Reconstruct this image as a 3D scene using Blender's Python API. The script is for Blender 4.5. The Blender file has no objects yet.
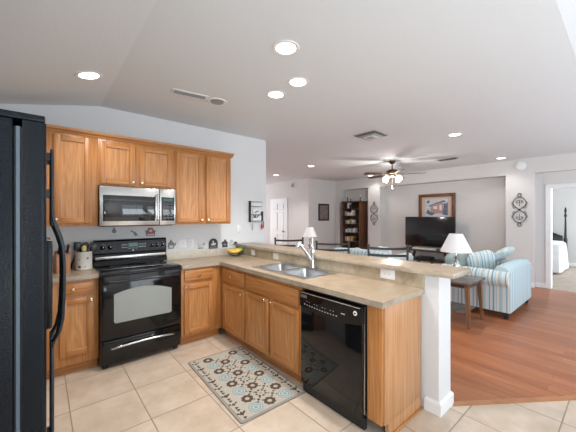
import bpy, bmesh, math, random
from mathutils import Vector, Matrix
random.seed(7)
PI = math.pi
scene = bpy.context.scene
C = scene.collection

# ------------------------------------------------------------------ camera
cam = bpy.data.cameras.new('camera')
cam.sensor_width = 36.0
cam.lens = 36.0 * 291.0 / 576.0
cam.shift_y = 0.7 / 576.0
cam.clip_start = 0.02
cam_ob = bpy.data.objects.new('camera', cam)
C.objects.link(cam_ob)
cam_ob.location = (0, 0, 1.468)
cam_ob.rotation_euler = (PI / 2, 0, -math.radians(40.3))
scene.camera = cam_ob

# ------------------------------------------------------------------ world, exposure
w = bpy.data.worlds.new('world')
scene.world = w
w.use_nodes = True
w.node_tree.nodes['Background'].inputs[0].default_value = (0.86, 0.93, 1.0, 1)
w.node_tree.nodes['Background'].inputs[1].default_value = 1.6
scene.view_settings.view_transform = 'Standard'
scene.view_settings.look = 'None'
scene.view_settings.gamma = 1.0
scene.view_settings.use_curve_mapping = False
scene.view_settings.exposure = 0.33

def area(name, loc, rot, sx, sy, power, color=(1, 1, 1), spread=PI):
    l = bpy.data.lights.new(name, 'AREA')
    l.shape = 'RECTANGLE'; l.size = sx; l.size_y = sy
    l.energy = power; l.color = color; l.spread = spread
    o = bpy.data.objects.new(name, l); C.objects.link(o)
    o.location = loc; o.rotation_euler = rot
    return o
# lamps before the rear windows, tilted up to brighten the ceiling, then added fills
area('daylight_nook', (2.35, -2.25, 1.15), (PI / 2 + .95, 0, 0), 2.5, 1.6, 42, (0.80, 0.91, 1.0))
area('daylight_living', (5.7, -2.25, 1.1), (PI / 2 + .95, 0, 0), 2.7, 1.5, 56, (0.80, 0.91, 1.0))
area('nook_side_fill', (-0.84, -1.4, 1.5), (0, -PI / 2 - .35, 0), 1.6, 1.6, 66, (0.90, 0.955, 1.0))  # added side fill for cabinet fronts and kitchen wall; no window known there
area('bedroom_fill', (10.0, -2.1, 1.6), (PI / 2, 0, 0), 2.2, 1.6, 130, (0.95, 0.98, 1.0))  # added fill for the bedroom, from an assumed window out of view
area('foyer_fill', (4.6, 10.85, 1.5), (-PI / 2, 0, 0), 1.6, 2.0, 55, (0.97, 0.98, 1.0))  # added fill to even out the far end; its source is unseen

# ------------------------------------------------------------------ materials
def new_mat(name):
    m = bpy.data.materials.new(name); m.use_nodes = True
    nt = m.node_tree
    return m, nt, nt.nodes['Principled BSDF']
def L(nt, a, b): nt.links.new(a, b)
def plain(name, col, rough=0.5, metal=0.0, bump=0, bscale=200, coat=0, emit=None, estr=0, var=0, vscale=6, trans=0, spec=None):
    m, nt, p = new_mat(name)
    p.inputs['Base Color'].default_value = (*col, 1)
    p.inputs['Roughness'].default_value = rough
    p.inputs['Metallic'].default_value = metal
    if coat: p.inputs['Coat Weight'].default_value = coat; p.inputs['Coat Roughness'].default_value = 0.05
    if trans: p.inputs['Transmission Weight'].default_value = trans
    if spec is not None: p.inputs['Specular IOR Level'].default_value = spec
    if emit:
        p.inputs['Emission Color'].default_value = (*emit, 1); p.inputs['Emission Strength'].default_value = estr
    tc = nt.nodes.new('ShaderNodeTexCoord')
    if bump:
        n = nt.nodes.new('ShaderNodeTexNoise'); n.inputs['Scale'].default_value = bscale; n.inputs['Detail'].default_value = 3
        b = nt.nodes.new('ShaderNodeBump'); b.inputs['Strength'].default_value = bump; b.inputs['Distance'].default_value = 0.004
        L(nt, tc.outputs['Object'], n.inputs['Vector']); L(nt, n.outputs['Fac'], b.inputs['Height']); L(nt, b.outputs['Normal'], p.inputs['Normal'])
    if var:
        n = nt.nodes.new('ShaderNodeTexNoise'); n.inputs['Scale'].default_value = vscale; n.inputs['Detail'].default_value = 5
        r = nt.nodes.new('ShaderNodeValToRGB')
        r.color_ramp.elements[0].position = 0.3; r.color_ramp.elements[1].position = 0.7
        r.color_ramp.elements[0].color = (*[c * (1 - var) for c in col], 1)
        r.color_ramp.elements[1].color = (*[min(1, c * (1 + var)) for c in col], 1)
        L(nt, tc.outputs['Object'], n.inputs['Vector']); L(nt, n.outputs['Fac'], r.inputs['Fac']); L(nt, r.outputs['Color'], p.inputs['Base Color'])
    return m
def wood(name, axis, light, dark, rough=0.35, fine=70, long=2.2, coat=0.0, contrast=(0.36, 0.72), band=0.16):
    """grain streaks running along the given local axis, with softer cathedral bands"""
    m, nt, p = new_mat(name)
    tc = nt.nodes.new('ShaderNodeTexCoord')
    oi = nt.nodes.new('ShaderNodeObjectInfo')
    add = nt.nodes.new('ShaderNodeVectorMath'); add.operation = 'ADD'
    sc = nt.nodes.new('ShaderNodeVectorMath'); sc.operation = 'SCALE'; sc.inputs['Scale'].default_value = 7.0
    comb = nt.nodes.new('ShaderNodeCombineXYZ')
    for k in range(3): L(nt, oi.outputs['Random'], comb.inputs[k])
    L(nt, comb.outputs[0], sc.inputs[0]); L(nt, tc.outputs['Object'], add.inputs[0]); L(nt, sc.outputs[0], add.inputs[1])
    mp = nt.nodes.new('ShaderNodeMapping')
    s = [fine, fine, fine]; s[axis] = long
    mp.inputs['Scale'].default_value = s
    L(nt, add.outputs[0], mp.inputs['Vector'])
    n = nt.nodes.new('ShaderNodeTexNoise'); n.inputs['Scale'].default_value = 1.0; n.inputs['Detail'].default_value = 4; n.inputs['Distortion'].default_value = 0.6
    L(nt, mp.outputs[0], n.inputs['Vector'])
    mp2 = nt.nodes.new('ShaderNodeMapping')
    s2 = [9, 9, 9]; s2[axis] = 0.9
    mp2.inputs['Scale'].default_value = s2
    L(nt, add.outputs[0], mp2.inputs['Vector'])
    n2 = nt.nodes.new('ShaderNodeTexNoise'); n2.inputs['Scale'].default_value = 1.0; n2.inputs['Detail'].default_value = 2
    L(nt, mp2.outputs[0], n2.inputs['Vector'])
    mul = nt.nodes.new('ShaderNodeMath'); mul.operation = 'MULTIPLY'; mul.inputs[1].default_value = 9.0
    L(nt, n2.outputs['Fac'], mul.inputs[0])
    fr = nt.nodes.new('ShaderNodeMath'); fr.operation = 'PINGPONG'; fr.inputs[1].default_value = 0.5
    L(nt, mul.outputs[0], fr.inputs[0])
    mix = nt.nodes.new('ShaderNodeMath'); mix.operation = 'MULTIPLY_ADD'; mix.inputs[1].default_value = band
    L(nt, fr.outputs[0], mix.inputs[0]); L(nt, n.outputs['Fac'], mix.inputs[2])
    r = nt.nodes.new('ShaderNodeValToRGB')
    r.color_ramp.elements[0].position = contrast[0]; r.color_ramp.elements[0].color = (*dark, 1)
    r.color_ramp.elements[1].position = contrast[1]; r.color_ramp.elements[1].color = (*light, 1)
    L(nt, mix.outputs[0], r.inputs['Fac']); L(nt, r.outputs['Color'], p.inputs['Base Color'])
    p.inputs['Roughness'].default_value = rough
    if coat: p.inputs['Coat Weight'].default_value = coat; p.inputs['Coat Roughness'].default_value = 0.12
    return m

OAK_L, OAK_D = (0.53, 0.235, 0.075), (0.36, 0.138, 0.036)
M = {}
M['oak_v'] = wood('oak vertical grain', 2, OAK_L, OAK_D)
M['oak_h'] = wood('oak horizontal grain', 0, OAK_L, OAK_D)
M['oak_y'] = wood('oak grain along depth', 1, OAK_L, OAK_D)
M['oak_panel'] = wood('oak panel', 2, (0.60, 0.295, 0.115), (0.38, 0.155, 0.046), fine=80, long=3.0, band=.3, contrast=(.36, .78))
M['oak_end_lit'] = wood('oak end panel', 2, (0.56, 0.30, 0.14), (0.40, 0.19, 0.08), fine=60, long=1.2, band=.12)  # same oak as the fronts, paler colour stands in for light falling on it
M['walnut'] = wood('walnut', 2, (0.15, 0.062, 0.030), (0.075, 0.03, 0.015), rough=0.4)
M['dark_wood'] = wood('dark wood', 1, (0.085, 0.043, 0.03), (0.045, 0.022, 0.016), rough=0.35)
M['leg_wood'] = wood('brown leg wood', 2, (0.24, 0.115, 0.055), (0.13, 0.058, 0.028), rough=0.4)
M['frame_wood'] = wood('picture frame wood', 2, (0.20, 0.085, 0.032), (0.11, 0.042, 0.016), rough=0.4)
M['blade_wood'] = wood('fan blade wood', 0, (0.085, 0.05, 0.032), (0.05, 0.03, 0.02), rough=0.35)
M['wood_strip'] = plain('orange wood strip', (0.42, 0.18, 0.075), 0.35, var=.15, vscale=10)
M['knife_wood'] = wood('knife block wood', 2, (0.45, 0.2, 0.08), (0.33, 0.13, 0.05))
M['wall_kitchen'] = plain('kitchen wall paint', (0.72, 0.735, 0.75), 0.85, bump=0.05, bscale=120)
M['wall_living'] = plain('living wall paint', (0.68, 0.665, 0.655), 0.85, bump=0.05, bscale=120)
M['ceiling'] = plain('textured ceiling paint', (0.73, 0.765, 0.795), 0.95, bump=0.35, bscale=45)
M['white_trim'] = plain('white trim paint', (0.80, 0.81, 0.82), 0.45)
M['post_white'] = plain('textured white wall paint', (0.68, 0.69, 0.70), 0.7, bump=0.3, bscale=60)
M['white_plastic'] = plain('white plastic', (0.82, 0.82, 0.82), 0.4)
M['slot_dark'] = plain('dark slot', (0.02, 0.02, 0.02), 0.6)
M['black_gloss'] = plain('black gloss', (0.005, 0.005, 0.006), 0.08, spec=0.45)
M['black_panel'] = plain('black control panel', (0.007, 0.007, 0.008), 0.25, spec=0.2)
M['black_glass'] = plain('black ceramic glass', (0.008, 0.008, 0.009), 0.04, spec=0.6)
M['black_satin'] = plain('black satin', (0.014, 0.014, 0.016), 0.3)
M['black_matte'] = plain('black matte', (0.018, 0.018, 0.019), 0.55)
M['ring_grey'] = plain('burner ring grey', (0.06, 0.06, 0.065), 0.2)
M['fridge_black'] = plain('pebbled black steel', (0.004, 0.007, 0.011), 0.24, bump=0.35, bscale=150, spec=0.22)
M['gasket'] = plain('grey door gasket', (0.10, 0.14, 0.175), 0.4)
M['handle_blue'] = plain('dark handle plastic', (0.022, 0.028, 0.035), 0.35)
M['steel'] = plain('stainless steel', (0.62, 0.61, 0.59), 0.26, metal=1.0)
M['sink_steel'] = plain('brushed sink steel', (0.58, 0.59, 0.60), 0.3, metal=1.0)
M['chrome'] = plain('chrome', (0.66, 0.67, 0.68), 0.16, metal=1.0)
M['brass'] = plain('pale brass', (0.80, 0.68, 0.46), 0.22, metal=1.0)
M['bronze'] = plain('fan bronze', (0.10, 0.068, 0.045), 0.3, metal=0.7)
M['iron'] = plain('dark iron', (0.030, 0.028, 0.027), 0.5, metal=0.3)
M['oven_window'] = plain('grey oven glass', (0.30, 0.325, 0.31), 0.12, spec=0.6)
M['mw_window'] = plain('microwave dark glass', (0.012, 0.013, 0.014), 0.03, spec=0.9)
M['display_green'] = plain('green display', (0.02, 0.08, 0.05), 0.2, emit=(0.1, 0.5, 0.3), estr=0.04)
M['print_grey'] = plain('grey printing', (0.45, 0.45, 0.46), 0.5)
M['print_white'] = plain('white printing', (0.85, 0.85, 0.85), 0.5)
M['tv_screen'] = plain('tv screen', (0.008, 0.008, 0.010), 0.14, spec=0.6)
M['ceramic'] = plain('cream stoneware', (0.68, 0.66, 0.61), 0.35, var=0.06, vscale=40)
M['motif_red'] = plain('dark red motif', (0.22, 0.05, 0.055), 0.5)
M['motif_blue'] = plain('grey blue motif', (0.42, 0.48, 0.52), 0.5)
M['utensil_yellow'] = plain('yellow utensil', (0.72, 0.62, 0.22), 0.45)
M['utensil_brown'] = plain('brown wooden spoon', (0.12, 0.075, 0.05), 0.5)
M['banana'] = plain('banana skin', (0.72, 0.47, 0.06), 0.45, var=0.2, vscale=30)
M['green_fruit'] = plain('green fruit skin', (0.12, 0.30, 0.04), 0.4, var=0.2, vscale=30)
M['plaque_red'] = plain('faded red paint', (0.33, 0.11, 0.115), 0.6)
M['plaque_grey'] = plain('grey painted wood', (0.22, 0.22, 0.225), 0.6)
M['plaque_black'] = plain('charcoal painted wood', (0.045, 0.045, 0.05), 0.6)
M['plaque_pale'] = plain('pale grey enamel', (0.6, 0.59, 0.56), 0.5)
M['fabric_white'] = plain('white linen', (0.78, 0.79, 0.80), 0.9, bump=0.2, bscale=60)
M['shade'] = plain('white lamp shade fabric', (0.83, 0.83, 0.83), 0.8)
M['lamp_glass'] = plain('silvery lamp glass', (0.55, 0.56, 0.57), 0.15, metal=0.7)
M['tabletop_grey'] = plain('weathered grey brown wood', (0.13, 0.105, 0.09), 0.25, var=0.3, vscale=8)
M['can_light'] = plain('lit lamp lens', (1, 1, 1), 0.5, emit=(1.0, 0.97, 0.92), estr=7.0)
M['globe'] = plain('lit frosted glass', (1, 1, 1), 0.4, emit=(1.0, 0.86, 0.66), estr=2.2)
M['vent_grey'] = plain('grey vent metal', (0.34, 0.36, 0.36), 0.5)
M['vent_dark'] = plain('vent shadow', (0.10, 0.11, 0.11), 0.7)
M['red_fob'] = plain('red fob', (0.55, 0.015, 0.05), 0.4)
M['green_tag'] = plain('green tag', (0.05, 0.2, 0.1), 0.5)
M['paper'] = plain('white paper', (0.80, 0.80, 0.79), 0.8)
M['mat_pink'] = plain('pink picture mat', (0.62, 0.47, 0.41), 0.8)
M['art_cream'] = plain('art pale sky', (0.62, 0.64, 0.68), 0.8, var=0.12, vscale=14)
M['art_pink'] = plain('art pink', (0.52, 0.30, 0.27), 0.8, var=0.2, vscale=18)
M['art_blue'] = plain('art slate blue', (0.13, 0.17, 0.25), 0.8, var=0.3, vscale=25)
M['art_white'] = plain('art white', (0.75, 0.74, 0.74), 0.8)
M['art_brown'] = plain('brown grey print', (0.22, 0.18, 0.165), 0.7, var=0.35, vscale=12)
M['carpet'] = plain('beige carpet', (0.40, 0.34, 0.29), 1.0, bump=0.5, bscale=160, var=0.1, vscale=5)
M['bedroom_wall'] = plain('bedroom grey paint', (0.60, 0.605, 0.60), 0.9)
M['book_white'] = plain('white book cloth', (0.75, 0.73, 0.70), 0.6)
M['book_tan'] = plain('tan book cloth', (0.50, 0.31, 0.13), 0.6)
M['book_grey'] = plain('grey blue book cloth', (0.35, 0.38, 0.42), 0.6)
M['candle'] = plain('cream candle', (0.7, 0.66, 0.58), 0.6)
M['rug_border'] = plain('taupe rug border', (0.30, 0.27, 0.235), 0.95, bump=0.3, bscale=300)
M['rug_ground'] = plain('oatmeal rug ground', (0.45, 0.41, 0.345), 0.95, bump=0.3, bscale=300, var=0.08, vscale=60)
M['rug_brown'] = plain('brown rug figure', (0.085, 0.055, 0.04), 0.95)
M['rug_blue'] = plain('grey blue rug figure', (0.24, 0.32, 0.33), 0.95)
M['rug_pale'] = plain('pale blue rug figure', (0.45, 0.50, 0.48), 0.95)
M['ottoman_blue'] = plain('pale blue fabric', (0.55, 0.66, 0.68), 0.9)
M['bed_white'] = plain('white bed quilt', (0.72, 0.74, 0.77), 0.9, var=0.08, vscale=5)

def laminate(name, a, b, c):
    m, nt, p = new_mat(name)
    tc = nt.nodes.new('ShaderNodeTexCoord')
    n = nt.nodes.new('ShaderNodeTexNoise'); n.inputs['Scale'].default_value = 7; n.inputs['Detail'].default_value = 8; n.inputs['Roughness'].default_value = 0.65
    r = nt.nodes.new('ShaderNodeValToRGB')
    r.color_ramp.elements[0].position = 0.32; r.color_ramp.elements[0].color = (*a, 1)
    r.color_ramp.elements[1].position = 0.7; r.color_ramp.elements[1].color = (*c, 1)
    e = r.color_ramp.elements.new(0.5); e.color = (*b, 1)
    L(nt, tc.outputs['Object'], n.inputs['Vector']); L(nt, n.outputs['Fac'], r.inputs['Fac']); L(nt, r.outputs['Color'], p.inputs['Base Color'])
    p.inputs['Roughness'].default_value = 0.3
    return m
M['laminate'] = laminate('mottled tan laminate', (0.28, 0.20, 0.13), (0.35, 0.265, 0.182), (0.41, 0.325, 0.235))
M['laminate_edge_lit'] = laminate('tan laminate edge with painted light', (0.29, 0.235, 0.175), (0.39, 0.325, 0.25), (0.46, 0.40, 0.32))  # same laminate as the top, greyed in colour for the light on edges
M['laminate_splash'] = laminate('mottled olive tan laminate', (0.30, 0.235, 0.155), (0.42, 0.345, 0.245), (0.52, 0.45, 0.35))
M['laminate_wallsplash'] = laminate('mottled pale laminate', (0.42, 0.37, 0.30), (0.52, 0.47, 0.39), (0.60, 0.55, 0.47))

def tile_mat():
    m, nt, p = new_mat('ceramic floor tile')
    tc = nt.nodes.new('ShaderNodeTexCoord')
    sep = nt.nodes.new('ShaderNodeSeparateXYZ'); L(nt, tc.outputs['Object'], sep.inputs[0])
    def cell(sock, off, per):
        a = nt.nodes.new('ShaderNodeMath'); a.operation = 'SUBTRACT'; a.inputs[1].default_value = off; L(nt, sock, a.inputs[0])
        d = nt.nodes.new('ShaderNodeMath'); d.operation = 'DIVIDE'; d.inputs[1].default_value = per; L(nt, a.outputs[0], d.inputs[0])
        fl = nt.nodes.new('ShaderNodeMath'); fl.operation = 'FLOOR'; L(nt, d.outputs[0], fl.inputs[0])
        pp = nt.nodes.new('ShaderNodeMath'); pp.operation = 'PINGPONG'; pp.inputs[1].default_value = 0.5; L(nt, d.outputs[0], pp.inputs[0])
        return fl.outputs[0], pp.outputs[0]
    fx, px = cell(sep.outputs[0], 0.165, 0.4445)
    fy, py = cell(sep.outputs[1], 0.32, 0.4825)
    mn = nt.nodes.new('ShaderNodeMath'); mn.operation = 'MINIMUM'; L(nt, px, mn.inputs[0]); L(nt, py, mn.inputs[1])
    gr = nt.nodes.new('ShaderNodeMapRange'); gr.inputs['From Min'].default_value = 0.006; gr.inputs['From Max'].default_value = 0.011
    L(nt, mn.outputs[0], gr.inputs['Value'])
    cb = nt.nodes.new('ShaderNodeCombineXYZ'); L(nt, fx, cb.inputs[0]); L(nt, fy, cb.inputs[1])
    wn = nt.nodes.new('ShaderNodeTexWhiteNoise'); wn.noise_dimensions = '3D'; L(nt, cb.outputs[0], wn.inputs['Vector'])
    n = nt.nodes.new('ShaderNodeTexNoise'); n.inputs['Scale'].default_value = 5; n.inputs['Detail'].default_value = 7; n.inputs['Roughness'].default_value = 0.6
    ad = nt.nodes.new('ShaderNodeVectorMath'); ad.operation = 'ADD'
    L(nt, tc.outputs['Object'], ad.inputs[0]); L(nt, wn.outputs['Color'], ad.inputs[1]); L(nt, ad.outputs[0], n.inputs['Vector'])
    r = nt.nodes.new('ShaderNodeValToRGB')
    r.color_ramp.elements[0].position = 0.3; r.color_ramp.elements[0].color = (0.50, 0.385, 0.285, 1)
    r.color_ramp.elements[1].position = 0.68; r.color_ramp.elements[1].color = (0.66, 0.54, 0.43, 1)
    L(nt, n.outputs['Fac'], r.inputs['Fac'])
    mx = nt.nodes.new('ShaderNodeMix'); mx.data_type = 'RGBA'
    mx.inputs['A'].default_value = (0.30, 0.235, 0.18, 1)
    L(nt, gr.outputs['Result'], mx.inputs['Factor']); L(nt, r.outputs['Color'], mx.inputs['B'])
    L(nt, mx.outputs['Result'], p.inputs['Base Color'])
    b = nt.nodes.new('ShaderNodeBump'); b.inputs['Strength'].default_value = 0.4; b.inputs['Distance'].default_value = 0.003
    L(nt, gr.outputs['Result'], b.inputs['Height']); L(nt, b.outputs['Normal'], p.inputs['Normal'])
    p.inputs['Roughness'].default_value = 0.38
    return m
M['tile'] = tile_mat()
def plank_mat():
    m, nt, p = new_mat('orange brown wood floor')
    tc = nt.nodes.new('ShaderNodeTexCoord')
    mp = nt.nodes.new('ShaderNodeMapping'); mp.inputs['Rotation'].default_value = (0, 0, PI / 2)
    L(nt, tc.outputs['Object'], mp.inputs['Vector'])
    br = nt.nodes.new('ShaderNodeTexBrick')
    br.inputs['Scale'].default_value = 1.0; br.inputs['Brick Width'].default_value = 1.25; br.inputs['Row Height'].default_value = 0.125
    br.inputs['Mortar Size'].default_value = 0.0012; br.offset = 0.37
    br.inputs['Color1'].default_value = (0.43, 0.165, 0.072, 1); br.inputs['Color2'].default_value = (0.33, 0.115, 0.048, 1)
    br.inputs['Mortar'].default_value = (0.22, 0.085, 0.04, 1)
    L(nt, mp.outputs[0], br.inputs['Vector'])
    mp2 = nt.nodes.new('ShaderNodeMapping'); mp2.inputs['Scale'].default_value = (30, 1.6, 1)
    L(nt, tc.outputs['Object'], mp2.inputs['Vector'])
    n = nt.nodes.new('ShaderNodeTexNoise'); n.inputs['Scale'].default_value = 1; n.inputs['Detail'].default_value = 5
    L(nt, mp2.outputs[0], n.inputs['Vector'])
    r = nt.nodes.new('ShaderNodeValToRGB')
    r.color_ramp.elements[0].position = 0.3; r.color_ramp.elements[0].color = (0.72, 0.68, 0.66, 1)
    r.color_ramp.elements[1].position = 0.7; r.color_ramp.elements[1].color = (1.12, 1.12, 1.12, 1)
    L(nt, n.outputs['Fac'], r.inputs['Fac'])
    mx = nt.nodes.new('ShaderNodeMix'); mx.data_type = 'RGBA'; mx.blend_type = 'MULTIPLY'; mx.inputs['Factor'].default_value = 1
    L(nt, br.outputs['Color'], mx.inputs['A']); L(nt, r.outputs['Color'], mx.inputs['B'])
    L(nt, mx.outputs['Result'], p.inputs['Base Color'])
    p.inputs['Roughness'].default_value = 0.34; p.inputs['Specular IOR Level'].default_value = 0.35
    return m
M['planks'] = plank_mat()
def stripes(name, axis, period, bands):
    """woven upholstery stripes across a local axis: bands = [(start, colour), ...] within one period"""
    m, nt, p = new_mat(name)
    tc = nt.nodes.new('ShaderNodeTexCoord')
    sep = nt.nodes.new('ShaderNodeSeparateXYZ'); L(nt, tc.outputs['Object'], sep.inputs[0])
    d = nt.nodes.new('ShaderNodeMath'); d.operation = 'DIVIDE'; d.inputs[1].default_value = period; L(nt, sep.outputs[axis], d.inputs[0])
    fr = nt.nodes.new('ShaderNodeMath'); fr.operation = 'FRACT'; L(nt, d.outputs[0], fr.inputs[0])
    r = nt.nodes.new('ShaderNodeValToRGB'); r.color_ramp.interpolation = 'CONSTANT'
    for i, (s, c) in enumerate(bands):
        e = r.color_ramp.elements[i] if i < 2 else r.color_ramp.elements.new(s)
        e.position = s; e.color = (*c, 1)
    L(nt, fr.outputs[0], r.inputs['Fac']); L(nt, r.outputs['Color'], p.inputs['Base Color'])
    p.inputs['Roughness'].default_value = 0.9
    return m
W_, B_, S_, T_, P_ = (0.70, 0.70, 0.66), (0.40, 0.56, 0.64), (0.24, 0.36, 0.46), (0.52, 0.46, 0.36), (0.58, 0.69, 0.72)
BANDS = [(0.0, W_), (0.16, S_), (0.22, P_), (0.34, W_), (0.42, B_), (0.56, T_), (0.62, W_), (0.74, B_), (0.80, P_), (0.9, S_)]
M['stripe_x'] = stripes('blue stripes across width', 0, 0.21, BANDS)
M['stripe_y'] = stripes('blue stripes across depth', 1, 0.21, BANDS)
PALE = [(0.0, (0.53, 0.66, 0.70)), (0.3, (0.28, 0.44, 0.54)), (0.42, (0.60, 0.70, 0.72)), (0.72, (0.24, 0.38, 0.48)), (0.84, (0.53, 0.66, 0.70))]
M['stripe_pale'] = stripes('pale blue stripes', 0, 0.19, PALE)
M['stripe_pillow'] = stripes('pillow stripes', 0, 0.17, BANDS)
M['pillow_green'] = plain('sage green and blue fabric', (0.36, 0.43, 0.40), 0.9, var=0.3, vscale=9)
M['pillow_pale'] = plain('pale blue green patterned fabric', (0.52, 0.60, 0.60), 0.9, var=0.22, vscale=14)

# ------------------------------------------------------------------ mesh helpers
class MB:
    def __init__(s): s.bm = bmesh.new(); s.mi = 0
    def mat(s, i): s.mi = i; return s
    def _paint(s, faces):
        for f in faces: f.material_index = s.mi
    def box(s, x0, y0, z0, x1, y1, z1, bev=0, seg=2):
        n0 = len(s.bm.faces)
        vs = [s.bm.verts.new((x, y, z)) for x in (min(x0, x1), max(x0, x1)) for y in (min(y0, y1), max(y0, y1)) for z in (min(z0, z1), max(z0, z1))]
        q = [(0, 1, 3, 2), (4, 6, 7, 5), (0, 4, 5, 1), (2, 3, 7, 6), (0, 2, 6, 4), (1, 5, 7, 3)]
        fs = [s.bm.faces.new([vs[i] for i in f]) for f in q]
        s._paint(fs)
        if bev:
            es = list({e for f in fs for e in f.edges})
            r = bmesh.ops.bevel(s.bm, geom=es, offset=bev, segments=seg, affect='EDGES', profile=0.5)
            s._paint(r['faces'])
        return s
    def hexa(s, pts):
        """eight points, bottom ring of four then top ring of four"""
        v = [s.bm.verts.new(p) for p in pts]
        fs = [s.bm.faces.new([v[i] for i in f]) for f in ((3, 2, 1, 0), (4, 5, 6, 7), (0, 1, 5, 4), (1, 2, 6, 5), (2, 3, 7, 6), (3, 0, 4, 7))]
        s._paint(fs); return s
    def bar(s, p0, p1, a, b, up=(0, 0, 1), a1=None, b1=None):
        """rectangular bar from p0 to p1, a wide sideways and b deep"""
        p0, p1 = Vector(p0), Vector(p1); d = (p1 - p0).normalized(); u = Vector(up)
        if abs(d.dot(u)) > 0.98: u = Vector((1, 0, 0))
        x = d.cross(u).normalized(); y = x.cross(d).normalized()
        a1 = a if a1 is None else a1; b1 = b if b1 is None else b1
        r = []
        for p, aa, bb in ((p0, a, b), (p1, a1, b1)):
            r += [p - x * aa / 2 - y * bb / 2, p + x * aa / 2 - y * bb / 2, p + x * aa / 2 + y * bb / 2, p - x * aa / 2 + y * bb / 2]
        return s.hexa(r)
    def ring_skin(s, rings, closed=False, cap=True):
        R = [[s.bm.verts.new(p) for p in r] for r in rings]; n = len(R[0]); fs = []
        for i in range(len(R) if closed else len(R) - 1):
            A, B = R[i], R[(i + 1) % len(R)]
            for k in range(n): fs.append(s.bm.faces.new((A[k], A[(k + 1) % n], B[(k + 1) % n], B[k])))
        if cap and not closed:
            fs.append(s.bm.faces.new(list(reversed(R[0])))); fs.append(s.bm.faces.new(R[-1]))
        s._paint(fs); return s
    def lathe(s, prof, c=(0, 0, 0), seg=24, axis='z', cap=True):
        rings = []
        for r, z in prof:
            r = max(r, 1e-4); ring = []
            for k in range(seg):
                a = 2 * PI * k / seg; u, v = r * math.cos(a), r * math.sin(a)
                if axis == 'z': p = (c[0] + u, c[1] + v, c[2] + z)
                elif axis == 'y': p = (c[0] + v, c[1] + z, c[2] + u)
                else: p = (c[0] + z, c[1] + u, c[2] + v)
                ring.append(p)
            rings.append(ring)
        return s.ring_skin(rings, cap=cap)
    def tube(s, pts, r, seg=8, closed=False, radii=None):
        P = [Vector(p) for p in pts]; n = len(P); rings = []; prev = None
        for i in range(n):
            if closed: d = (P[(i + 1) % n] - P[i - 1])
            else: d = P[min(i + 1, n - 1)] - P[max(i - 1, 0)]
            d.normalize()
            if prev is None:
                u = Vector((0, 0, 1)) if abs(d.z) < 0.9 else Vector((1, 0, 0))
                x = d.cross(u).normalized()
            else:
                x = (prev - d * prev.dot(d)).normalized()
            prev = x; y = d.cross(x)
            rr = radii[i] if radii else r
            rings.append([P[i] + x * rr * math.cos(2 * PI * k / seg) + y * rr * math.sin(2 * PI * k / seg) for k in range(seg)])
        return s.ring_skin(rings, closed=closed)
    def prism(s, poly, axis, d0, d1):
        """extrude a 2-D outline along an axis: z (x,y), y (x,z), x (y,z)"""
        def P(a, b, d): return (a, b, d) if axis == 'z' else ((a, d, b) if axis == 'y' else (d, a, b))
        A = [s.bm.verts.new(P(a, b, d0)) for a, b in poly]; B = [s.bm.verts.new(P(a, b, d1)) for a, b in poly]; n = len(poly)
        fs = [s.bm.faces.new(A), s.bm.faces.new(list(reversed(B)))]
        for k in range(n): fs.append(s.bm.faces.new((A[k], B[k], B[(k + 1) % n], A[(k + 1) % n])))
        s._paint(fs); return s
    def ball(s, c, rx, ry=None, rz=None, u=20, v=12):
        ry = rx if ry is None else ry; rz = rx if rz is None else rz
        rings = []
        for i in range(v + 1):
            t = PI * i / v - PI / 2; r = max(math.cos(t), 1e-3); z = math.sin(t)
            rings.append([(c[0] + rx * r * math.cos(2 * PI * k / u), c[1] + ry * r * math.sin(2 * PI * k / u), c[2] + rz * z) for k in range(u)])
        return s.ring_skin(rings)
    def cushion(s, x0, y0, z0, x1, y1, z1, e=4.0, u=28, v=14):
        """soft rounded block (superellipsoid)"""
        c = ((x0 + x1) / 2, (y0 + y1) / 2, (z0 + z1) / 2); h = ((x1 - x0) / 2, (y1 - y0) / 2, (z1 - z0) / 2)
        f = lambda q: math.copysign(abs(q) ** (2 / e), q)
        rings = []
        for i in range(v + 1):
            t = -PI / 2 + PI * i / v; ct, st = max(math.cos(t), 1e-3), math.sin(t)
            rings.append([(c[0] + h[0] * f(ct) * f(math.cos(2 * PI * k / u + 0.01)), c[1] + h[1] * f(ct) * f(math.sin(2 * PI * k / u + 0.01)), c[2] + h[2] * f(st)) for k in range(u)])
        return s.ring_skin(rings)
    def xform(s, m):
        bmesh.ops.transform(s.bm, matrix=m, verts=s.bm.verts); return s
    def build(s, name, mats, parent=None, loc=None, rot=None, smooth=40):
        bmesh.ops.recalc_face_normals(s.bm, faces=s.bm.faces)
        if smooth:
            lim = math.radians(smooth)
            for f in s.bm.faces: f.smooth = True
            for e in s.bm.edges:
                if len(e.link_faces) != 2 or e.calc_face_angle(0) > lim: e.smooth = False
        me = bpy.data.meshes.new(name); s.bm.to_mesh(me); s.bm.free()
        for m in (mats if isinstance(mats, (list, tuple)) else [mats]): me.materials.append(M[m])
        o = bpy.data.objects.new(name, me); C.objects.link(o)
        if parent: o.parent = parent
        if loc: o.location = loc
        if rot: o.rotation_euler = rot
        return o
def tag(o, label, cat, group=None):
    o['label'] = label; o['category'] = cat
    if group: o['group'] = group
    return o
def thing(name, label, cat, loc=(0, 0, 0), rz=0, group=None, rot=None):
    o = bpy.data.objects.new(name, None); C.objects.link(o); o.empty_display_size = 0.1
    o.location = loc; o.rotation_euler = rot or (0, 0, rz)
    return tag(o, label, cat, group)
def struct(mb, name, mats, smooth=None):
    o = mb.build(name, mats, smooth=smooth); o['kind'] = 'structure'; return o
def copy_tree(o, parent=None):
    c = o.copy(); C.objects.link(c)
    if parent: c.parent = parent
    for ch in list(o.children):
        if ch.type != 'LIGHT': copy_tree(ch, c)
    return c
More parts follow.
